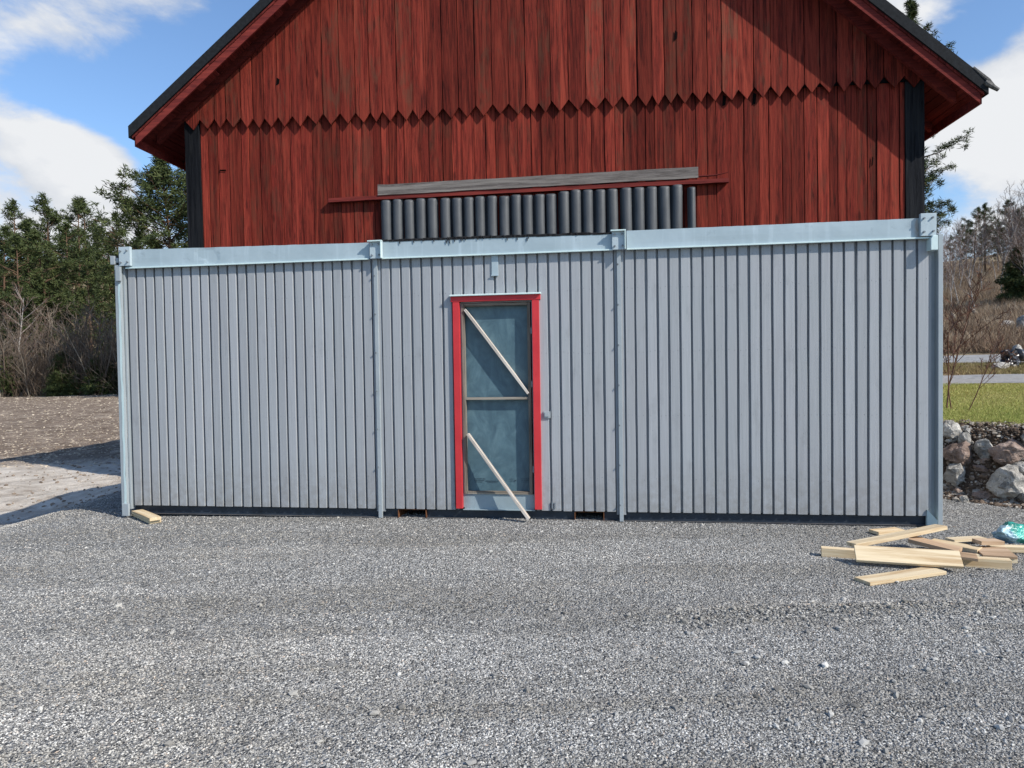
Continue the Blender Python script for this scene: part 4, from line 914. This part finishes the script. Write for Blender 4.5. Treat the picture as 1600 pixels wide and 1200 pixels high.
g = at_y(33, 590, 52); place(bg1, float(g[0]), 52, .85, 1.0, 'pale leafless birch at the left end of the thicket', 'birch')
jun = [pine(51, 2.6, .03, 1.3, per=14, dens=1.1, cone=True, w=.03, trad=.35), pine(52, 2.0, .03, 1.2, per=14, dens=1.1, cone=True, w=.03, trad=.35)]
for i, (px, Y, s_) in enumerate([(98, 51, 1.1), (112, 50.5, .8), (150, 50.5, .9), (165, 51, 1.1), (88, 50, .6), (18, 51.5, 1.3)]):
    g = at_y(px, 590, Y); place(jun[i % 2], float(g[0]), Y, s_, rnd.random()*6, 'low green spruce at the foot of the thicket by the field', 'spruce', 'low spruces by the field')
# undergrowth as one mass
def brush(name, n, gen, h0, h1, wid, mat, seed, lab):
    return blades(name, n, gen, h0, h1, wid, mat, seed, .45, lab, 'undergrowth')
M_brush = Mat('brown_twigs', .9, .1); M_brush.col(M_brush.ramp(M_brush.attr(), [(0, (.13, .09, .065)), (.5, (.26, .18, .12)), (.8, (.40, .31, .21)), (1, (.5, .44, .35))])); M_brush = M_brush.m
M_brushd = Mat('dark_twigs', .9, .1); M_brushd.col(M_brushd.ramp(M_brushd.attr(), [(0, (.06, .045, .035)), (.6, (.13, .095, .07)), (1, (.22, .17, .12))])); M_brushd = M_brushd.m
def gleft(r_, n):
    y = r_.uniform(50.5, 66, n); x = y*r_.uniform(-.78, -.44, n); return x, y
brush('thicket_undergrowth', 26000, gleft, .6, 3.6, .022, M_brushd, 61, 'tangled brown twigs under the trees behind the field')
def ghill(r_, n):
    k = r_.uniform(.56, .84, n); s = 33.5+r_.rand(n)**1.2*62; y = (s+.767*4.8+.641*7.85)/(.767*k+.641); return k*y, y
brush('hillside_undergrowth', 90000, ghill, .12, .75, .014, M_brush, 62, 'brown scrub and dry twigs covering the hillside')
bir = [bare(71, 9, M_birch, 'birch_tree', 1, .1, 3, .009, True, 6), bare(72, 8, M_birch, 'birch_tree', 1, .1, 3, .008, True, 6), bare(73, 7.5, M_birch, 'birch_tree', 1, .15, 3, .009, True, 7)]
for i in range(64):
    k = rnd.uniform(.585, .80); s_ = 52+rnd.random()*46 if i > 4 else rnd.uniform(38, 50); y = float(sOf(k, s_)); place(bir[i % 3], k*y, y, rnd.uniform(.45, .85) if i > 4 else .5, rnd.random()*6.28, 'leafless birch with a thin pale trunk on the brown hillside', 'birch', 'birches on the hillside')
for i, (px, pt, Y, kk) in enumerate([(1500, 352, 78, 0), (1522, 328, 80, 1), (1540, 322, 78, 3), (1580, 312, 74, 1), (1600, 322, 76, 0), (1560, 345, 84, 3), (1485, 372, 82, 2), (1510, 350, 88, 1), (1592, 330, 88, 3)]):
    tree_px(pines, pineH, kk, px, pt, Y, 'dark pine rising among the birches along the hill crest', 'pine', 'pines on the hill crest')
sp1 = pine(81, 5.5, .03, 2.3, per=18, dens=2.0, cone=True, w=.04, trad=.4); tree_px([sp1], [5.5], 0, 1590, 392, 52, 'dark green bushy spruce on the hillside at the right edge', 'spruce')
# boulders and logs on the hill, culvert pipe by the road
for i, (a, b, c, d, m_, lab) in enumerate([(1566, 500, 1583, 512, M_rw, 'pale boulder halfway up the brown hillside'), (1590, 494, 1612, 520, M_rg, 'grey rock face on the hillside at the right edge'), (1547, 566, 1577, 580, M_rw, 'pale boulder lying between the two gravel roads'), (1582, 540, 1597, 556, M_rw, 'pale rock propping the dark pipe beside the road')]):
    rock_at(a, b, c, d, m_, lab, 500+i)
def log(pa, pb, r0, lab, dz=.3):
    A = hit(*pa); B = at_y(pb[0], pb[1], A[1]+.8); mb = MB(); A = Vector(A)+Vector((0, 0, .1)); B = Vector(B); mb.tube([A, A.lerp(B, .5)+Vector((0, 0, .05)), B], [r0, r0*.8, r0*.4], 7, .1); o = mb.build('fallen_log', M_alder, None, smooth=True); tag(o, lab, 'log', 'fallen logs on the hillside')
log((1526, 494), (1515, 481), .16, 'short pale log lying steeply on the brown hillside'); log((1492, 500), (1486, 488), .12, 'thin pale log beside the container edge on the hillside'); log((1503, 469), (1530, 461), .12, 'long thin branch lying across the upper hillside')
g = hit(1583, 572); Yp = g[1]
P1 = Vector(at_y(1588, 555, Yp)); P2 = Vector(at_y(1640, 557, Yp+.6)); mb = MB(); mb.tube([P1, P2], [.22, .22], 18, .5, cap=False); mb.tube([P1+(P2-P1)*.02, P2], [.19, .19], 18, .5, cap=False); mb.tube([P1, P1+(P2-P1)*.06], [.25, .25], 18, .5)
pp = mb.build('culvert_pipe', plain('black_plastic_pipe', (.03, .033, .037), .35, .5), None, smooth=True); tag(pp, 'black plastic culvert pipe lying by the upper road at the right edge', 'pipe')
o = lump('tarpaulin', plain('black_tarpaulin', (.02, .02, .024), .3, .5), tuple(at_y(1578, 562, Yp-.3)), (.36, .3, .36), 77, 4, .4, 2.2, 5); tag(o, 'crumpled black tarpaulin in front of the culvert pipe', 'tarpaulin')
# saplings on the bank
M_sap = Mat('red_birch_twig', .7, .2); M_sap.col(M_sap.ramp(M_sap.attr(), [(0, (.09, .06, .055)), (.6, (.15, .075, .05)), (1, (.24, .11, .06))])); M_sap = M_sap.m
for i, (px, py, ptop, lab) in enumerate([(1477, 640, 430, 'leafless red twigged birch sapling closest to the container edge'), (1490, 641, 478, 'slender birch sapling in the middle of the three on the grass bank'), (1508, 641, 500, 'birch sapling leaning right on the grass bank')]):
    t_ = bare(91+i, 2.3, M_sap, 'birch_sapling', 1, .12 if i < 2 else .3, 3, .0055, False, 4, .9); g = hit(px, py); zt__ = at_y(px, ptop, g[1])[2]; sc = (zt__-g[2])/2.3
    t_.location = tuple(g); t_.scale = (sc,)*3; tag(t_, lab, 'sapling', 'saplings on the grass bank')
